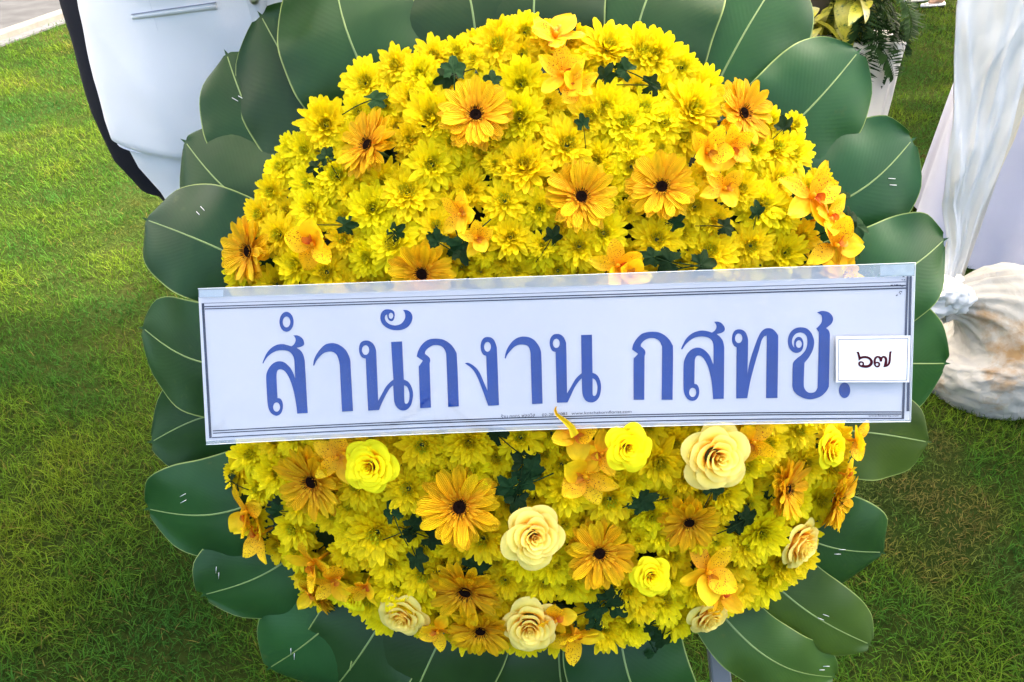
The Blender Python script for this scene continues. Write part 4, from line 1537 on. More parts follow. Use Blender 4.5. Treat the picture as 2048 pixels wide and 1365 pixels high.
for o_s in ((1105, 100, 52, (0, .3)), (1125, 165, 48, (0, .2)), (1150, 190, 36, (.2, 0)), (640, 482, 52, (-.1, -.2)), (935, 428, 40, (0, .1)), (955, 470, 32, (0, -.1)), (1222, 530, 44, (0, -.2)), (1250, 548, 36, (.2, -.2)),
            (1400, 312, 46, (0, .1)), (1425, 378, 40, (.1, 0)), (1440, 300, 40, (.2, .1)), (1598, 400, 56, (.2, .1)), (1645, 492, 52, (.3, 0)), (1630, 440, 42, (.3, .1)),
            (1150, 870, 48, (0, .1)), (1165, 935, 52, (0, -.1)), (1195, 900, 42, (.1, 0)), (520, 1010, 46, (-.4, 0)), (545, 1055, 44, (-.3, -.2)), (650, 1110, 50, (-.2, -.1)), (680, 1140, 42, (-.1, -.3)),
            (1140, 1245, 52, (0, -.4)), (1110, 1215, 36, (0, -.3)), (1400, 1135, 54, (.1, -.1)), (1425, 1170, 42, (.1, -.2)), (690, 905, 44, (-.1, .1)), (885, 1238, 36, (-.1, -.4)), (1490, 868, 46, (.1, 0)), (1680, 880, 36, (.5, .1)), (1660, 940, 34, (.5, 0)), (640, 1160, 36, (-.2, -.4)), (740, 1150, 34, (-.1, -.3))):
    orchid(o_s[0], o_s[1], o_s[2], o_s[3], lift=.012); OCC.append((o_s[0], o_s[1], o_s[2] * .8))
CHRYS = """994 92 50;1050 66 42;1092 76 38;1000 75 36;1216 97 56;1281 105 52;868 114 42;914 103 30;947 119 30;793 132 42;842 150 42;732 167 50;862 180 36;716 224 34;653 250 54;1044 169 52;1097 207 28;
864 237 60;822 279 34;1040 237 52;908 285 48;1211 220 56;1251 246 56;1134 290 60;1048 334 56;1264 334 50;1264 295 40;864 330 52;675 352 52;618 369 42;815 387 60;626 418 46;745 418 50;789 488 60;1009 402 48;
1022 475 42;873 453 40;732 519 40;648 545 52;1033 539 36;969 506 26;960 539 28;1158 493 44;1207 466 46;1079 418 40;1257 424 24;982 457 24;1310 114 52;1363 136 38;1385 220 60;1288 220 48;1327 246 46;1323 294 24;
1389 413 44;1314 479 50;1420 501 56;1521 413 54;1503 492 46;1552 299 50;1582 308 46;1556 360 42;1618 374 26;1640 362 26;1574 505 44;1433 440 32;1424 532 38;501 908 42;555 945 44;588 1057 44;596 1098 42;517 978 34;
844 891 50;939 883 50;902 912 32;871 945 34;946 941 36;817 978 52;716 972 46;755 1065 66;707 1065 46;966 1077 52;1041 875 46;1134 982 46;1219 999 56;1128 1050 36;1092 1106 30;1109 1127 42;1088 1164 42;1010 1160 38;
848 1148 52;795 1172 50;782 1128 42;1142 1172 38;848 1248 30;1258 966 32;1047 1272 40;1316 924 54;1262 961 36;1486 928 56;1531 891 48;1610 928 44;1448 986 44;1303 1032 40;1324 1061 42;1585 1007 42;1432 1082 32;1399 1082 28;
1523 1065 52;1490 1090 42;1523 1152 52;1473 1172 44;1279 1197 46;1328 1202 46;1258 1247 42;1562 950 40;480 570 44;545 385 38;560 335 34;585 300 32;520 430 40;560 470 44;590 530 46;480 540 38;700 570 44;690 480 36;610 300 36;
1180 235 44;1470 320 40;1480 380 44;1500 560 44;1600 560 44;1350 560 40;1120 545 40;1540 245 34;1590 250 26;1180 560 36;770 570 44;900 575 40;1450 170 0;1560 430 40;1650 410 30;1505 300 42;620 1140 44;690 1165 46;740 1200 44;770 1230 40;880 1228 42;560 1092 42;505 1035 40;1450 1188 46;1505 1178 46;1560 1128 46;1600 1060 46;1640 1000 44;1662 935 44;1350 1238 44;1210 1255 44;930 1258 42;1000 1255 44;1110 1272 40;475 945 40;1600 1112 40;1672 880 40;830 1195 40;1395 1175 40;640 1185 38;1255 1180 40""".replace("\n", "").split(";")
for c_ in CHRYS:
    x, y, r_ = (float(q) for q in c_.split())
    if r_ > 0:
        chrysanthemum(x, y, r_); OCC.append((x, y, r_))
for b_ in ((1276, 1077, 16), (1444, 1019, 17), (1084, 492, 18), (1090, 1105, 14), (650, 380, 14), (1450, 1100, 15), (1395, 520, 16), (990, 330, 15), (1330, 440, 15), (700, 390, 15), (712, 555, 15), (620, 1160, 14)):
    bud(*b_)
# a full rim
for k in range(110):
    a = 2 * math.pi * (k + fr_.uniform(-.3, .3)) / 55
    q = fr_.uniform(.84, .97)
    x, y = 1076 + 592 * q * math.cos(a), 668 + 612 * q * math.sin(a)
    r_ = fr_.uniform(36, 46)
    if not (620 < y < 790) and all((x - ox) ** 2 + (y - oy) ** 2 > ((r_ + orr) * .44) ** 2 for ox, oy, orr in OCC):
        chrysanthemum(x, y, r_, -.004); OCC.append((x, y, r_))
# fill what is left of the dome, also behind the banner
for _ in range(4000):
    a = fr_.uniform(0, 6.2832); q = math.sqrt(fr_.random())
    x, y = 1076 + 598 * q * math.cos(a), 670 + 610 * q * math.sin(a)
    r_ = fr_.uniform(38, 48) if _ < 2000 else fr_.uniform(28, 38)
    if 640 < y < 800 and 470 < x < 1690:
        continue
    if all((x - ox) ** 2 + (y - oy) ** 2 > ((r_ + orr) * .49) ** 2 for ox, oy, orr in OCC):
        chrysanthemum(x, y, r_, -.008); OCC.append((x, y, r_))
for x, y, r_, a in ((1040, 915, 34, 80), (1020, 965, 36, 200), (1055, 960, 34, 20), (1035, 1000, 30, 250), (1062, 930, 30, 60), (795, 1025, 28, 120), (832, 1038, 30, 30), (862, 1075, 28, -20), (842, 1118, 28, -60), (815, 1060, 20, 200), (898, 1148, 34, 210), (925, 1160, 32, 250), (952, 1130, 34, 10),
                    (1290, 1000, 30, 20), (1272, 1008, 26, 190), (1480, 1030, 28, 20), (1465, 1045, 28, 230), (1215, 1185, 34, 30), (1235, 1205, 30, -50), (1190, 1215, 28, 220), (1318, 1262, 30, 260), (1305, 1300, 34, 300), (1295, 1240, 26, 200), (1335, 523, 34, 170), (1395, 530, 36, 10), (1300, 520, 26, 160),
                    (905, 150, 32, 90), (890, 160, 28, 200), (1250, 150, 30, 150), (1292, 172, 28, 0), (1215, 155, 28, 60), (1135, 62, 24, 80), (1555, 255, 28, 40), (1680, 440, 32, 20), (1700, 460, 32, -10), (1690, 500, 30, -30), (1665, 400, 28, 60), (920, 490, 32, 220), (880, 482, 30, 150), (930, 510, 28, -70), (752, 212, 28, 30), (985, 172, 24, 90), (700, 450, 26, 0), (1350, 440, 24, 40),
                    (1100, 470, 24, 60), (660, 320, 24, 120), (640, 340, 22, 200), (1440, 460, 24, 0), (1000, 860, 30, 140), (1420, 980, 26, 60), (560, 1010, 24, 180), (1180, 1240, 26, 250), (1500, 420, 22, 90), (800, 460, 24, 40), (1160, 250, 20, 100), (480, 960, 24, 170)):
    foliage(x, y, r_, a)
if EXTRA.v: tag(link("deep_chrysanthemums", EXTRA.mesh("deep_chrysanthemums", [CH, CHC]), wreath), kind="stuff")
# small leaves deep between the flowers
m = MB()
for k in range(420):
    a = fr_.uniform(0, 6.2832); q = math.sqrt(fr_.random())
    px, py = 1076 + 590 * q * math.cos(a), 670 + 600 * q * math.sin(a)
    p, n = dome_hit(px, py)
    n2 = (n + Vector((fr_.uniform(-.6, .6), fr_.uniform(-.6, .6), fr_.uniform(-.6, .6)))).normalized()
    M = basis(p - n * fr_.uniform(.018, .040), n2, fr_.uniform(0, 6.28), fr_.uniform(.022, .042))
    me = fr_.choice(LEAFLETS)
    off = len(m.v)
    m.v += [tuple(M @ v_.co) for v_ in me.vertices]
    m.f += [tuple(i + off for i in pl.vertices) for pl in me.polygons]
    m.uv += [(0.1, .5)] * len(me.vertices)
    m.mi += [0] * len(me.polygons)
for k in range(160):
    a = fr_.uniform(0, 6.2832); q = math.sqrt(fr_.random())
    p, n = dome_hit(1076 + 590 * q * math.cos(a), 670 + 600 * q * math.sin(a))
    e = p + WU * fr_.uniform(-.03, .03) + WV * fr_.uniform(-.03, .03) - n * .012
    m.tube([p - n * .07, e], .0016, 5)
tag(link("filler_foliage", m.mesh("filler_foliage", FO), wreath), kind="stuff")
# ------------------------------------------------------------------ the name banner across the flowers
SOFF = 0.162
SU0 = 0.015
def sheet_h(u, v):
    """gentle curl of the card"""
    q = (u - SU0) / 0.40
    return 0.010 * (1 - q * q) + 0.0020 * math.sin(u * 15 + 1) + 0.0010 * math.sin(u * 29 + v * 12) - 0.006 * max(0.0, abs(q) - .8)
def sgn(px, py, off=0.0, bumpf=None):
    r = ray(px, py)
    h = 0.0
    for _ in range(5):
        d = (W0 + WN * (SOFF + h + off) - CAM).dot(WN) / r.dot(WN)
        p = CAM + r * d
        q = p - W0
        h = sheet_h(q.dot(WU), q.dot(WV)) + (bumpf(px, py) if bumpf else 0.0)
    return p

banner = thing("banner", "white funeral banner with large blue Thai lettering in a clear plastic sleeve", "banner", sgn(1115, 870))
paper_mat = simple_mat("banner_paper", (0.50, 0.505, 0.54), 0.6, 0.012, 8.0, spec=0.1)
blue_mat = simple_mat("blue_print", (0.001, 0.034, 0.225), 0.6, 0.10, 25.0, spec=0.03)
ink_mat = simple_mat("black_print", (0.008, 0.009, 0.022), 0.6, 0.2, 40.0, spec=0.03)
band_mat = simple_mat("grey_black_print", (0.020, 0.025, 0.055), 0.5, 0.5, 20.0, spec=0.1)

def quad_sheet(tl, tr, br, bl, nu, nv, off, bow_t=0.0, bow_b=0.0, bumpf=None):
    pts, uv = [], []
    for j in range(nv + 1):
        t = j / nv
        for i in range(nu + 1):
            s = i / nu
            bow = (bow_t * (1 - t) + bow_b * t) * 4 * s * (1 - s)
            x = (tl[0] * (1 - s) + tr[0] * s) * (1 - t) + (bl[0] * (1 - s) + br[0] * s) * t
            y = (tl[1] * (1 - s) + tr[1] * s) * (1 - t) + (bl[1] * (1 - s) + br[1] * s) * t + bow
            pts.append(sgn(x, y, off, bumpf)); uv.append((s, t))
    return pts, uv, nu + 1, nv + 1
PTL, PTR, PBR, PBL = (397, 595), (1831, 552), (1819, 841), (412, 883)
BOW = -10.5
a = quad_sheet(PTL, PTR, PBR, PBL, 90, 16, 0.0, 0, BOW)
b = quad_sheet(PTL, PTR, PBR, PBL, 90, 16, -0.0012, 0, BOW)
m = MB()
m.grid(a[0], a[2], a[3], a[1])
n = len(a[0])
m.add(b[0], [q[::-1] for q in grid_faces(b[2], b[3])], b[1])
rim = [i for i in range(91)] + [90 + 91 * j for j in range(1, 17)] + [16 * 91 + 90 - i for i in range(1, 91)] + [91 * j for j in range(15, 0, -1)]
nr = len(rim)
m.add([a[0][i] for i in rim] + [b[0][i] for i in rim], [(k, (k + 1) % nr, (k + 1) % nr + nr, k + nr) for k in range(nr)])
link("paper", m.mesh("paper", paper_mat), banner)

def smooth_outline(pts, sub=5):
    """pts: (x, y) soft or (x, y, 1) corner -> sampled closed outline (Catmull-Rom between corners)"""
    n = len(pts)
    out = []
    for i in range(n):
        p1, p2 = pts[i], pts[(i + 1) % n]
        c1, c2 = len(p1) > 2, len(p2) > 2
        p0 = pts[i - 1] if not c1 else (2 * p1[0] - p2[0], 2 * p1[1] - p2[1])
        p3 = pts[(i + 2) % n] if not c2 else (2 * p2[0] - p1[0], 2 * p2[1] - p1[1])
        if c1 and c2:
            out.append((p1[0], p1[1])); continue
        for k in range(sub):
            t = k / sub
            q = []
            for d in (0, 1):
                a_, b_, c_, e_ = p0[d], p1[d], p2[d], p3[d]
                q.append(.5 * (2 * b_ + (c_ - a_) * t + (2 * a_ - 5 * b_ + 4 * c_ - e_) * t * t + (3 * b_ - a_ - 3 * c_ + e_) * t ** 3))
            out.append(tuple(q))
    return out
def oval(cx, cy, rx, ry, n=28):
    return [(cx + rx * math.cos(2 * math.pi * i / n), cy + ry * math.sin(2 * math.pi * i / n)) for i in range(n)]
def fill2d(loops, grid_step=None):
    """triangulate outline + holes"""
    cu = bpy.data.curves.new("tmp", 'CURVE')
    cu.dimensions = '2D'
    cu.fill_mode = 'BOTH'
    for lp in loops:
        s = cu.splines.new('POLY')
        s.points.add(len(lp) - 1)
        for k, (x, y) in enumerate(lp):
            s.points[k].co = (x, -y, 0, 1)
        s.use_cyclic_u = True
    o = bpy.data.objects.new("tmp", cu)
    COL.objects.link(o)
    me = bpy.data.meshes.new_from_object(o.evaluated_get(bpy.context.evaluated_depsgraph_get()))
    v = [(p.co.x, -p.co.y) for p in me.vertices]
    f = [tuple(p.vertices) for p in me.polygons]
    bpy.data.objects.remove(o); bpy.data.curves.remove(cu); bpy.data.meshes.remove(me)
    return v, f
def printed(name, loops, mat, parent, off=0.0004, mapf=None):
    v, f = fill2d(loops)
    pts = [(mapf or (lambda x, y: sgn(x, y, off)))(x, y) for x, y in v]
    # face the print outwards
    nrm = sum(((pts[q[1]] - pts[q[0]]).cross(pts[q[2]] - pts[q[0]]) for q in f), Vector())
    if nrm.dot(WN) < 0: f = [q[::-1] for q in f]
    return link(name, make_mesh(name, pts, f, mat, False), parent)
def Z(x0, y0, s, seq):
    return [((p[0] / s + x0, p[1] / s + y0, 1) if len(p) > 2 else (p[0] / s + x0, p[1] / s + y0)) for p in seq]
c = 1
G = [
 ((500, 600), [(124,636,c),(140,590),(170,530),(215,480),(270,450),(325,443),(370,452),(415,465,c),(440,445),(455,415),(455,390),(446,370),(432,357,c),(470,355),(505,370),(530,395),(542,430),(538,452),(515,468),(468,481,c),(503,505),(530,545),(545,600),(550,660),(577,1133,c),(472,1138,c),(465,1070),(450,980),(430,890),(400,800),(365,735),(335,705),(305,695),(280,703),(268,730),(266,790),(275,983,c),(302,988),(322,1015),(330,1060),(322,1110),(300,1145),(265,1160),(225,1145),(195,1110),(180,1060),(172,980),(162,800),(165,740),(185,690),(215,650),(250,625),(290,615),(335,622),(375,650),(410,690),(435,740),(452,790,c),(446,660),(440,590),(420,545),(385,515),(335,505),(280,508),(225,530),(180,565),(150,605),(134,636,c)], [(266,1073,34,46)]),
 ((500, 600), "o", (365,220,71,100), (365,222,37,54)),
 ((500, 600), [(631,655,c),(640,600),(665,545),(705,490),(750,450),(800,434),(850,436),(900,455),(950,495),(985,550),(1003,610),(1007,680),(1030,1113,c),(920,1119,c),(899,690),(895,640),(885,595),(865,550),(835,525),(800,518),(750,528),(705,560),(665,610),(641,660,c)], []),
 ((700, 600), [(157,590,c),(120,575),(97,540),(90,490),(98,445),(120,418),(160,407),(200,415),(235,445),(257,495),(263,560),(282,1010,c),(320,940),(360,870),(400,825),(434,798,c),(411,422,c),(521,415,c),(538,797,c),(575,815),(605,850),(625,900),(631,950),(622,1010),(605,1060),(575,1095),(535,1108),(495,1098),(460,1065),(443,1020),(438,975),(432,856,c),(400,885),(360,950),(320,1030),(290,1103,c),(181,1109,c)], [(156,503,36,48), [(541,855,c),(570,870),(588,910),(595,950),(592,1000),(580,1030),(565,1040),(550,1033),(544,1000)]]),
 ((700, 600), [(527,100,c),(575,105),(610,130),(625,170),(617,215),(585,265),(535,295),(480,304),(420,300),(360,275),(320,235),(304,185),(312,135),(340,103),(375,95),(415,100),(440,120),(448,150),(443,185),(430,208),(410,214),(390,205),(376,182),(370,148,c),(353,160),(350,190),(365,220),(400,245),(450,256),(500,245),(530,220),(550,185),(552,150),(543,120)], [(410,160,22,30)]),
 ((700, 600), [(667,567,c),(680,515),(710,460),(755,415),(805,393),(860,388),(920,395),(975,420),(1025,465),(1058,520),(1070,585),(1089,1066,c),(982,1071,c),(964,585),(958,530),(940,490),(910,463),(865,453),(820,460),(780,485),(754,515),(750,540,c),(772,558),(795,580),(803,608),(796,635,c),(810,1078,c),(702,1085,c),(688,690),(690,665),(708,640),(728,608,c)], []),
 ((920, 600), [(262,562,c),(235,550),(213,515),(206,465),(215,415),(240,382),(275,372),(315,380),(345,410),(365,465),(371,530),(390,1055,c),(283,1060,c),(255,985),(220,890),(185,800),(150,730),(110,680),(47,635,c),(80,630),(120,648),(165,685),(200,735),(235,815),(275,910,c)], [(275,470,34,49)]),
 ((920, 600), [(447,585,c),(457,530),(480,475),(520,420),(565,385),(610,370),(650,368),(700,378),(745,405),(785,455),(808,510),(814,580),(826,1038,c),(720,1043,c),(707,590),(704,530),(693,485),(670,458),(635,449),(590,450),(545,470),(500,515),(470,555),(458,588,c)], []),
 ((1080, 600), [(156,522,c),(125,512),(103,475),(96,430),(105,385),(130,352),(165,341),(205,348),(237,375),(257,420),(263,480),(271,935,c),(310,870),(350,800),(385,760),(416,735,c),(411,352,c),(520,349,c),(525,730,c),(560,745),(590,780),(607,830),(611,880),(603,940),(585,985),(555,1015),(515,1027),(470,1017),(440,985),(425,940),(420,880),(417,786,c),(385,820),(345,880),(310,955),(275,1027,c),(169,1030,c)], [(163,436,34,46), [(526,785,c),(550,800),(567,835),(574,880),(568,930),(555,957),(540,962),(528,950),(526,915)]]),
 ((1250, 600), [(69,495,c),(85,440),(120,385),(165,343),(215,325),(275,319),(335,325),(390,350),(440,395),(470,445),(481,510),(476,1000,c),(366,1000,c),(371,510),(363,455),(345,415),(315,393),(275,383),(230,388),(190,410),(163,440),(157,465,c),(178,482),(199,505),(205,533),(196,560,c),(193,1000,c),(86,1000,c),(86,612),(95,580),(131,541,c)], []),
 ((1250, 600), [(560,492,c),(580,445),(615,385),(665,340),(720,315),(775,307),(830,315),(870,328,c),(895,310),(912,285),(914,260),(905,238),(890,220,c),(925,218),(960,230),(988,260),(999,290),(990,315),(960,333),(917,343,c),(950,370),(978,410),(991,465),(993,530),(988,990,c),(881,993,c),(878,940),(870,850),(855,760),(830,670),(795,600),(765,567),(740,558),(715,565),(700,595),(697,650),(694,840,c),(720,848),(738,880),(743,920),(735,965),(710,1000),(675,1011),(635,1000),(605,965),(590,925),(585,870),(586,660),(595,600),(620,545),(655,505),(695,483),(735,478),(775,490),(815,520),(850,565),(884,648,c),(886,520),(883,450),(870,410),(840,382),(800,370),(750,368),(695,380),(645,410),(605,450),(572,497,c)], [(677,926,35,46)]),
 ((1440, 590), [(166,525,c),(140,510),(122,470),(121,420),(135,375),(160,352),(195,345),(235,357),(265,390),(279,440),(281,500),(275,790,c),(290,700),(315,610),(345,520),(375,440),(405,380),(440,345),(475,334),(515,338),(550,362),(575,400),(583,450),(575,1032,c),(460,1034,c),(468,450),(463,418),(452,411),(435,425),(415,460),(390,550),(360,650),(330,760),(300,880),(273,1034,c),(162,1037,c)], [(187,435,36,48)]),
 ((1440, 590), [(962,338,c),(1000,300),(1017,270),(1020,230),(1008,200),(970,178,c),(1010,163),(1050,163),(1095,180),(1125,215),(1131,250),(1112,292),(1062,333,c),(1088,358),(1099,395),(1098,470),(1090,880),(1085,925),(1060,970),(1010,1015),(950,1038),(900,1045),(840,1035),(780,1005),(740,965),(725,920),(724,860),(727,710),(737,670),(770,635),(810,605),(850,560),(870,510),(873,460),(865,415),(840,388),(805,377),(765,387),(735,415),(720,460),(725,500),(743,530,c),(740,490),(745,455),(765,428),(790,421),(815,432),(832,465),(835,505),(825,545),(800,572),(760,582),(720,565),(690,525),(679,475),(685,420),(710,370),(755,335),(810,325),(870,338),(915,385),(940,450),(940,505),(925,560),(890,625),(845,680,c),(838,890),(850,945),(880,975),(915,980),(950,970),(972,935),(977,880),(988,420),(982,368)], [(789,493,29,38)]),
 ((1440, 590), "o", (1246,955,57,78), None),
]
for g_ in G:
    (x0, y0) = g_[0]
    if g_[1] == "o":
        loops = []
        for e in g_[2:]:
            if e: loops.append([(p[0] / 5 + x0, p[1] / 5 + y0) for p in oval(*e)])
    else:
        loops = [smooth_outline(Z(x0, y0, 5.0, g_[1]))]
        for h in g_[2]:
            if isinstance(h, tuple): loops.append([(p[0] / 5 + x0, p[1] / 5 + y0) for p in oval(*h)])
            else: loops.append(smooth_outline(Z(x0, y0, 5.0, h)))
    # densify straight edges so that the print follows the card
    dl = []
    for lp in loops:
        q = []
        for i in range(len(lp)):
            a_, b_ = lp[i], lp[(i + 1) % len(lp)]
            k = max(1, int(math.hypot(b_[0] - a_[0], b_[1] - a_[1]) / 14))
            q += [(a_[0] + (b_[0] - a_[0]) * j / k, a_[1] + (b_[1] - a_[1]) * j / k) for j in range(k)]
        dl.append(q)
    printed("letter", dl, blue_mat, banner)

def rule(p, q, w0, w1, bow=0.0, name="border_line", mat=None, n=60, off=0.0004):
    v = []
    for i in range(n + 1):
        s = i / n
        x, y = p[0] + (q[0] - p[0]) * s, p[1] + (q[1] - p[1]) * s + bow * 4 * s * (1 - s)
        w = (w0 + (w1 - w0) * s) / 2
        v += [sgn(x, y - w, off), sgn(x, y + w, off)]
    f = [(2 * i, 2 * i + 1, 2 * i + 3, 2 * i + 2) for i in range(n)]
    return link(name, make_mesh(name, v, f, mat or ink_mat, False), banner)
rule((408, 607), (1812, 564), 0.9, 1.2)
rule((408.6, 613.8), (1812, 571.4), 1.9, 2.3)
rule((409.5, 618.4), (1813, 576.6), 1.9, 2.6)
rule((425.5, 862.4), (1803, 824.4), 1.9, 2.2, -9.5)
rule((425.8, 867.0), (1803, 828.6), 1.9, 2.3, -9.5)
rule((424, 875.8), (1808, 837.4), 1.9, 2.3, -9.8)
def vband(tl, tr, br, bl, mat=band_mat):
    a_ = quad_sheet(tl, tr, br, bl, 2, 20, 0.0005)
    m = MB(); m.grid(a_[0], a_[2], a_[3], a_[1])
    link("border_band", m.mesh("border_band", mat, False), banner)
vband((403, 607), (408.2, 606.8), (423.6, 876.5), (418.4, 877))
vband((1813.2, 552.6), (1817.4, 552.4), (1809, 823), (1804, 823.4))
vband((1819.0, 552.4), (1823.8, 552.4), (1819, 823), (1813, 823))
vband((1803.5, 823), (1809, 823), (1808.2, 838.3), (1803.3, 838.3))
rr_ = random.Random(9)
for k in range(26):
    x, y = (1804.5 + rr_.uniform(0, 7), 554 + 6 * (k % 2) + rr_.uniform(-.6, .6)) if k < 6 else (1783 + 1.9 * (k - 6) + rr_.uniform(-.5, .5), 571.5 + rr_.uniform(-1.3, 1.6)) if k < 20 else (1793 + rr_.uniform(0, 13), 583 + rr_.uniform(0, 11))
    printed("ink_smear", [oval(x, y, rr_.uniform(.7, 2.2), rr_.uniform(.6, 1.3), 8)], ink_mat, banner, 0.0006)

def text_print(body, p, q, height, mat, parent, mapf=None, serif_squash=1.0):
    """small line of print running from pixel p to q along its baseline"""
    cu = bpy.data.curves.new("tmp_text", 'FONT')
    cu.body = body
    cu.size = 1.0
    o = bpy.data.objects.new("tmp_text", cu)
    COL.objects.link(o)
    me = bpy.data.meshes.new_from_object(o.evaluated_get(bpy.context.evaluated_depsgraph_get()))
    xs = [v_.co.x for v_ in me.vertices]
    x0, x1 = min(xs), max(xs)
    pts = []
    for v_ in me.vertices:
        s = (v_.co.x - x0) / (x1 - x0)
        pts.append(sgn(p[0] + (q[0] - p[0]) * s, p[1] + (q[1] - p[1]) * s - v_.co.y * height, 0.0005))
    f = [tuple(pl.vertices) for pl in me.polygons]
    nrm = sum(((pts[a_[1]] - pts[a_[0]]).cross(pts[a_[2]] - pts[a_[0]]) for a_ in f), Vector())
    if nrm.dot(WN) < 0: f = [a_[::-1] for a_ in f]
    bpy.data.objects.remove(o); bpy.data.curves.remove(cu); bpy.data.meshes.remove(me)
    return link("small_print", make_mesh("small_print", pts, f, mat, False), parent)
text_print("\u0e23\u0e49\u0e32\u0e19 \u0e01\u0e0a\u0e01\u0e23 \u0e1f\u0e25\u0e2d\u0e27\u0e34\u0e2a", (1002, 837.3), (1070, 833.6), 9.5, ink_mat, banner)
text_print("02-28", (1084, 833.2), (1107, 831.9), 8.0, ink_mat, banner)
text_print("-1083", (1113, 831.5), (1134.5, 830.4), 8.0, ink_mat, banner)
text_print("www.kotchakornflorist.com", (1143, 830.0), (1263, 826.0), 8.2, ink_mat, banner)
text_print("www.flowerxp.com", (1737, 834.0), (1798, 833.6), 6.2, ink_mat, banner)

# clear plastic sleeve with creases; it stands a little proud of the card
def film_material(haze=0.012, name="clear_plastic_film"):
    m, nt, bs = nodes_of(name)
    L = nt.links
    tr = N(nt, "ShaderNodeBsdfTransparent"); tr.inputs[0].default_value = (0.95, 0.965, 0.98, 1)
    gl = N(nt, "ShaderNodeBsdfGlossy"); gl.inputs["Roughness"].default_value = 0.05; gl.inputs["Color"].default_value = (1, 1, 1, 1)
    df = N(nt, "ShaderNodeBsdfDiffuse"); df.inputs[0].default_value = (0.75, 0.80, 0.86, 1)
    fr = N(nt, "ShaderNodeFresnel"); fr.inputs["IOR"].default_value = 1.5
    nz = noise_tex(nt, 14.0, 4.0)
    bp = N(nt, "ShaderNodeBump"); bp.inputs["Strength"].default_value = 0.25; bp.inputs["Distance"].default_value = 0.004
    L.new(nz.outputs["Fac"], bp.inputs["Height"])
    L.new(bp.outputs[0], gl.inputs["Normal"]); L.new(bp.outputs[0], fr.inputs["Normal"])
    m1 = N(nt, "ShaderNodeMixShader"); m1.inputs[0].default_value = haze
    L.new(tr.outputs[0], m1.inputs[1]); L.new(df.outputs[0], m1.inputs[2])
    m2 = N(nt, "ShaderNodeMixShader")
    L.new(fr.outputs[0], m2.inputs[0]); L.new(m1.outputs[0], m2.inputs[1]); L.new(gl.outputs[0], m2.inputs[2])
    L.new(m2.outputs[0], nt.nodes["Material Output"].inputs["Surface"])
    return m
film_mat = film_material()
def crease(x, y, cx, cy, ang, ln, w, h):
    dx, dy = x - cx, y - cy
    a_ = dx * math.cos(ang) + dy * math.sin(ang)
    b_ = -dx * math.sin(ang) + dy * math.cos(ang)
    if a_ < 0 or a_ > ln: return 0.0
    ww = w * (0.35 + a_ / ln)
    return 0.8 * h * math.exp(-2.2 * (b_ / ww) ** 2) * math.sin(math.pi * min(1, a_ / ln * .85 + .08))
CREASES = [(868, 778, R(82), 90, 9, .0040), (866, 778, R(38), 130, 10, .0042), (866, 780, R(140), 110, 12, .0030), (868, 780, R(60), 95, 7, .0028), (930, 830, R(20), 70, 8, .0025),
           (1222, 618, R(-95), 62, 7, .0030), (1222, 618, R(-140), 70, 8, .0026), (1222, 618, R(-40), 70, 8, .0024), (1265, 705, R(100), 125, 12, .0034), (430, 862, R(-62), 40, 7, .0024), (1065, 600, R(112), 190, 16, .0018), (1330, 600, R(100), 120, 14, .0014), (1010, 700, R(95), 120, 12, .0016), (620, 640, R(60), 150, 20, .0012), (1560, 620, R(80), 90, 16, .0012), (1700, 590, R(110), 90, 12, .0014)]
def film_bump(x, y):
    h = 0.0008 * noise.noise(Vector((x * .011, y * .016, 2))) + 0.0005 * noise.noise(Vector((x * .03, y * .04, 5)))
    for cx, cy, an, ln, w, hh in CREASES:
        h += crease(x, y, cx, cy, an, ln, w, hh)
    return h
a = quad_sheet((396, 578), (1831, 526), (1821, 844), (412.5, 890), 240, 54, 0.0030, 0, -8.5, film_bump)
m = MB(); m.grid(a[0], a[2], a[3], a[1])
link("plastic_sleeve", m.mesh("plastic_sleeve", film_mat), banner)
flap_mat = film_material(0.30, "sky_hazed_flap")  # diffuse haze painted in for sky reflected by the doubled film
for q_, bw in ((((397, 579), (1830, 527.5), (1830.5, 553), (397.5, 596)), (0, 0)), (((412, 882), (1819, 840), (1820, 844), (412.5, 889.5)), (-10.5, -8.5))):
    a = quad_sheet(*q_, 120, 4, 0.0014, bw[0], bw[1], lambda x, y: .0005 * noise.noise(Vector((x * .02, y * .05, 9))))
    m = MB(); m.grid(a[0], a[2], a[3], a[1])
    link("sleeve_flap", m.mesh("sleeve_flap", flap_mat), banner)
edge_mat = simple_mat("plastic_edge", (0.62, 0.68, 0.72), 0.25, 0.05)
for e0, e1, bw in (((396, 578), (1831, 526), 0), ((412.5, 890), (1821, 844), -8.5), ((1831, 526), (1821, 844), 0)):
    pts = []
    for k in range(61):
        s = k / 60
        pts.append(sgn(e0[0] + (e1[0] - e0[0]) * s, e0[1] + (e1[1] - e0[1]) * s + bw * 4 * s * (1 - s), .0032, None))
    m = MB(); m.tube(pts, 0.00045, 5)
    link("sleeve_edge", m.mesh("sleeve_edge", edge_mat), banner)
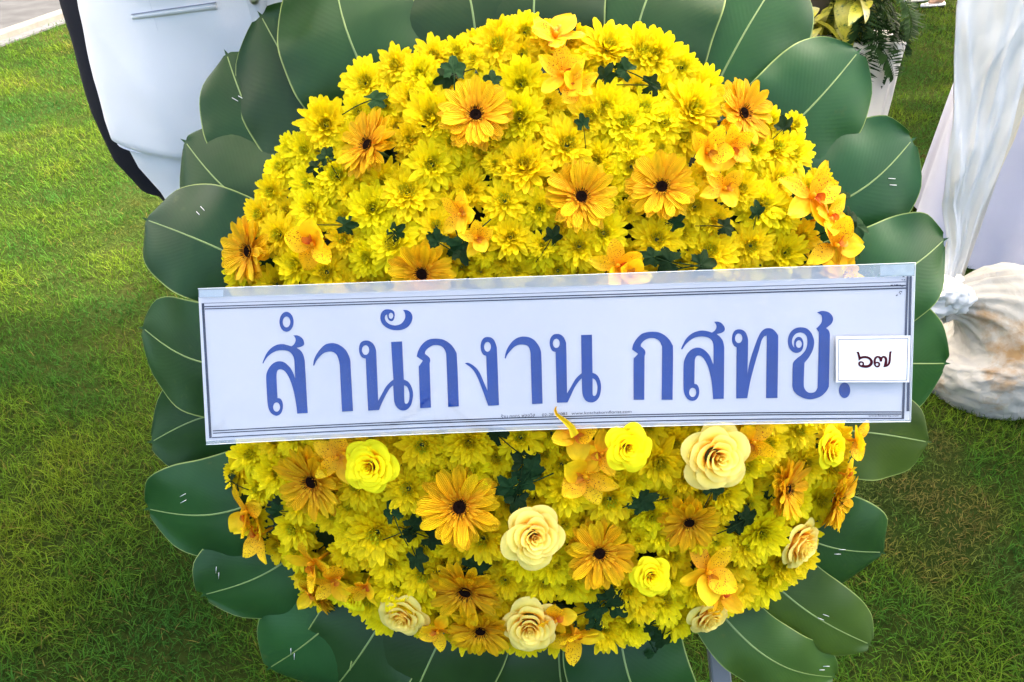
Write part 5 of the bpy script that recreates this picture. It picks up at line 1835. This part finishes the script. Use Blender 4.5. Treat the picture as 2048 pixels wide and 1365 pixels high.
def tape_material():
    m, nt, bs = nodes_of("clear_tape")
    L = nt.links
    bs.inputs["Base Color"].default_value = (0.55, 0.63, 0.70, 1)
    bs.inputs["Roughness"].default_value = 0.25
    tr = N(nt, "ShaderNodeBsdfTransparent")
    nz = noise_tex(nt, 60.0, 4.0)
    mr = N(nt, "ShaderNodeMapRange"); mr.inputs["To Min"].default_value = 0.35; mr.inputs["To Max"].default_value = 0.75
    L.new(nz.outputs["Fac"], mr.inputs["Value"])
    mx = N(nt, "ShaderNodeMixShader")
    L.new(mr.outputs[0], mx.inputs[0]); L.new(tr.outputs[0], mx.inputs[1]); L.new(bs.outputs[0], mx.inputs[2])
    L.new(mx.outputs[0], nt.nodes["Material Output"].inputs["Surface"])
    return m
tape_mat = tape_material()
for q in (((399, 581), (447, 579.5), (446, 593.5), (399, 595)), ((1760, 531), (1828, 528), (1829, 551), (1761, 552))):
    a = quad_sheet(*q, 8, 4, 0.0022)
    m = MB(); m.grid(a[0], a[2], a[3], a[1])
    link("tape", m.mesh("tape", tape_mat), banner)

# number card stuck on the sleeve
card_mat = simple_mat("white_card", (0.70, 0.72, 0.74), 0.5, 0.01)
red_mat = simple_mat("maroon_print", (0.045, 0.005, 0.011), 0.6, spec=0.05)
thin_mat = simple_mat("grey_print_line", (0.10, 0.115, 0.15), 0.5)
card = thing("number_card", "small white card with the maroon Thai number 67 stuck on the banner's right end", "card", sgn(1745, 764, .006))
S7 = 2048 / 180.0
def z7(x, y): return (x / S7 + 1660, y / S7 + 660)
q = [z7(135, 150), z7(1832, 130), z7(1805, 1195), z7(135, 1195)]
a = quad_sheet(*q, 8, 6, 0.0058); b = quad_sheet(*q, 8, 6, 0.0050)
m = MB()
m.grid(a[0], a[2], a[3], a[1])
n = len(a[0])
m.add(b[0], [f_[::-1] for f_ in grid_faces(b[2], b[3])], b[1])
rim = [i for i in range(9)] + [8 + 9 * j for j in range(1, 7)] + [6 * 9 + 8 - i for i in range(1, 9)] + [9 * j for j in range(5, 0, -1)]
m.f += [(rim[k], rim[(k + 1) % len(rim)], rim[(k + 1) % len(rim)] + n, rim[k] + n) for k in range(len(rim))]
m.mi += [0] * len(rim)
link("card_sheet", m.mesh("card_sheet", card_mat, False), card)
fr4 = [z7(195, 213), z7(1782, 192), z7(1757, 1152), z7(190, 1162)]
t_ = 1.25
printed("border_line", [fr4, [(fr4[0][0] + t_, fr4[0][1] + t_), (fr4[1][0] - t_, fr4[1][1] + t_), (fr4[2][0] - t_, fr4[2][1] - t_), (fr4[3][0] + t_, fr4[3][1] - t_)]], thin_mat, card, 0.0061)
six = [(597,503,c),(655,497,c),(675,550),(692,612,c),(740,600),(810,595),(880,610),(940,650),(973,705),(975,760),(950,810),(900,850),(840,866),(780,865),(710,850),(660,820),(640,775),(650,740),(680,718),(715,715),(750,725),(775,750),(778,805,c),(830,805),(880,790),(910,750),(910,710),(880,670),(830,650),(770,648),(710,665),(655,705,c),(640,610),(622,545)]
sev = [(1355,492,c),(1412,490,c),(1395,540),(1390,620),(1385,700),(1370,770),(1330,820),(1280,845),(1212,855,c),(1232,790),(1245,720),(1248,680),(1235,650),(1215,640),(1195,660),(1185,725,c),(1130,725,c),(1125,680),(1110,650),(1090,637),(1065,648),(1045,685),(1042,735,c),(1075,725),(1110,735),(1140,762),(1148,800),(1130,835),(1095,858),(1055,855),(1020,830),(1000,790),(992,740),(995,680),(1020,625),(1060,597),(1105,595),(1140,605),(1165,622,c),(1190,600),(1225,592),(1265,605),(1295,640),(1305,690),(1300,790,c),(1322,750),(1335,700),(1340,620),(1345,550)]
for seq, h in ((six, (712, 778, 28, 28)), (sev, (1072, 790, 30, 32))):
    printed("digit", [smooth_outline([(*z7(*p[:2]), 1) if len(p) > 2 else z7(*p) for p in seq]), [z7(*p) for p in oval(*h, 16)]], red_mat, card, 0.0062)

# the orchid petal that curls up over the banner's lower edge
pl = [(1150, 872), (1143, 855), (1133, 845), (1122, 836), (1113, 829), (1110, 820), (1112, 814)]
wl = [10, 7, 6, 4.5, 3.2, 3.0, 2.6]
pts, uv = [], []
for i, ((x, y), w) in enumerate(zip(pl, wl)):
    for u in (-1, 0, 1):
        pts.append(sgn(x + u * w * .8, y - u * w * .5, 0.010 + .003 * abs(u))); uv.append((u * .5, 1 - i / 7))
m = MB(); m.grid(pts, 3, len(pl), uv)
o = link("orchid_petal", m.mesh("orchid_petal", OR), wreath)
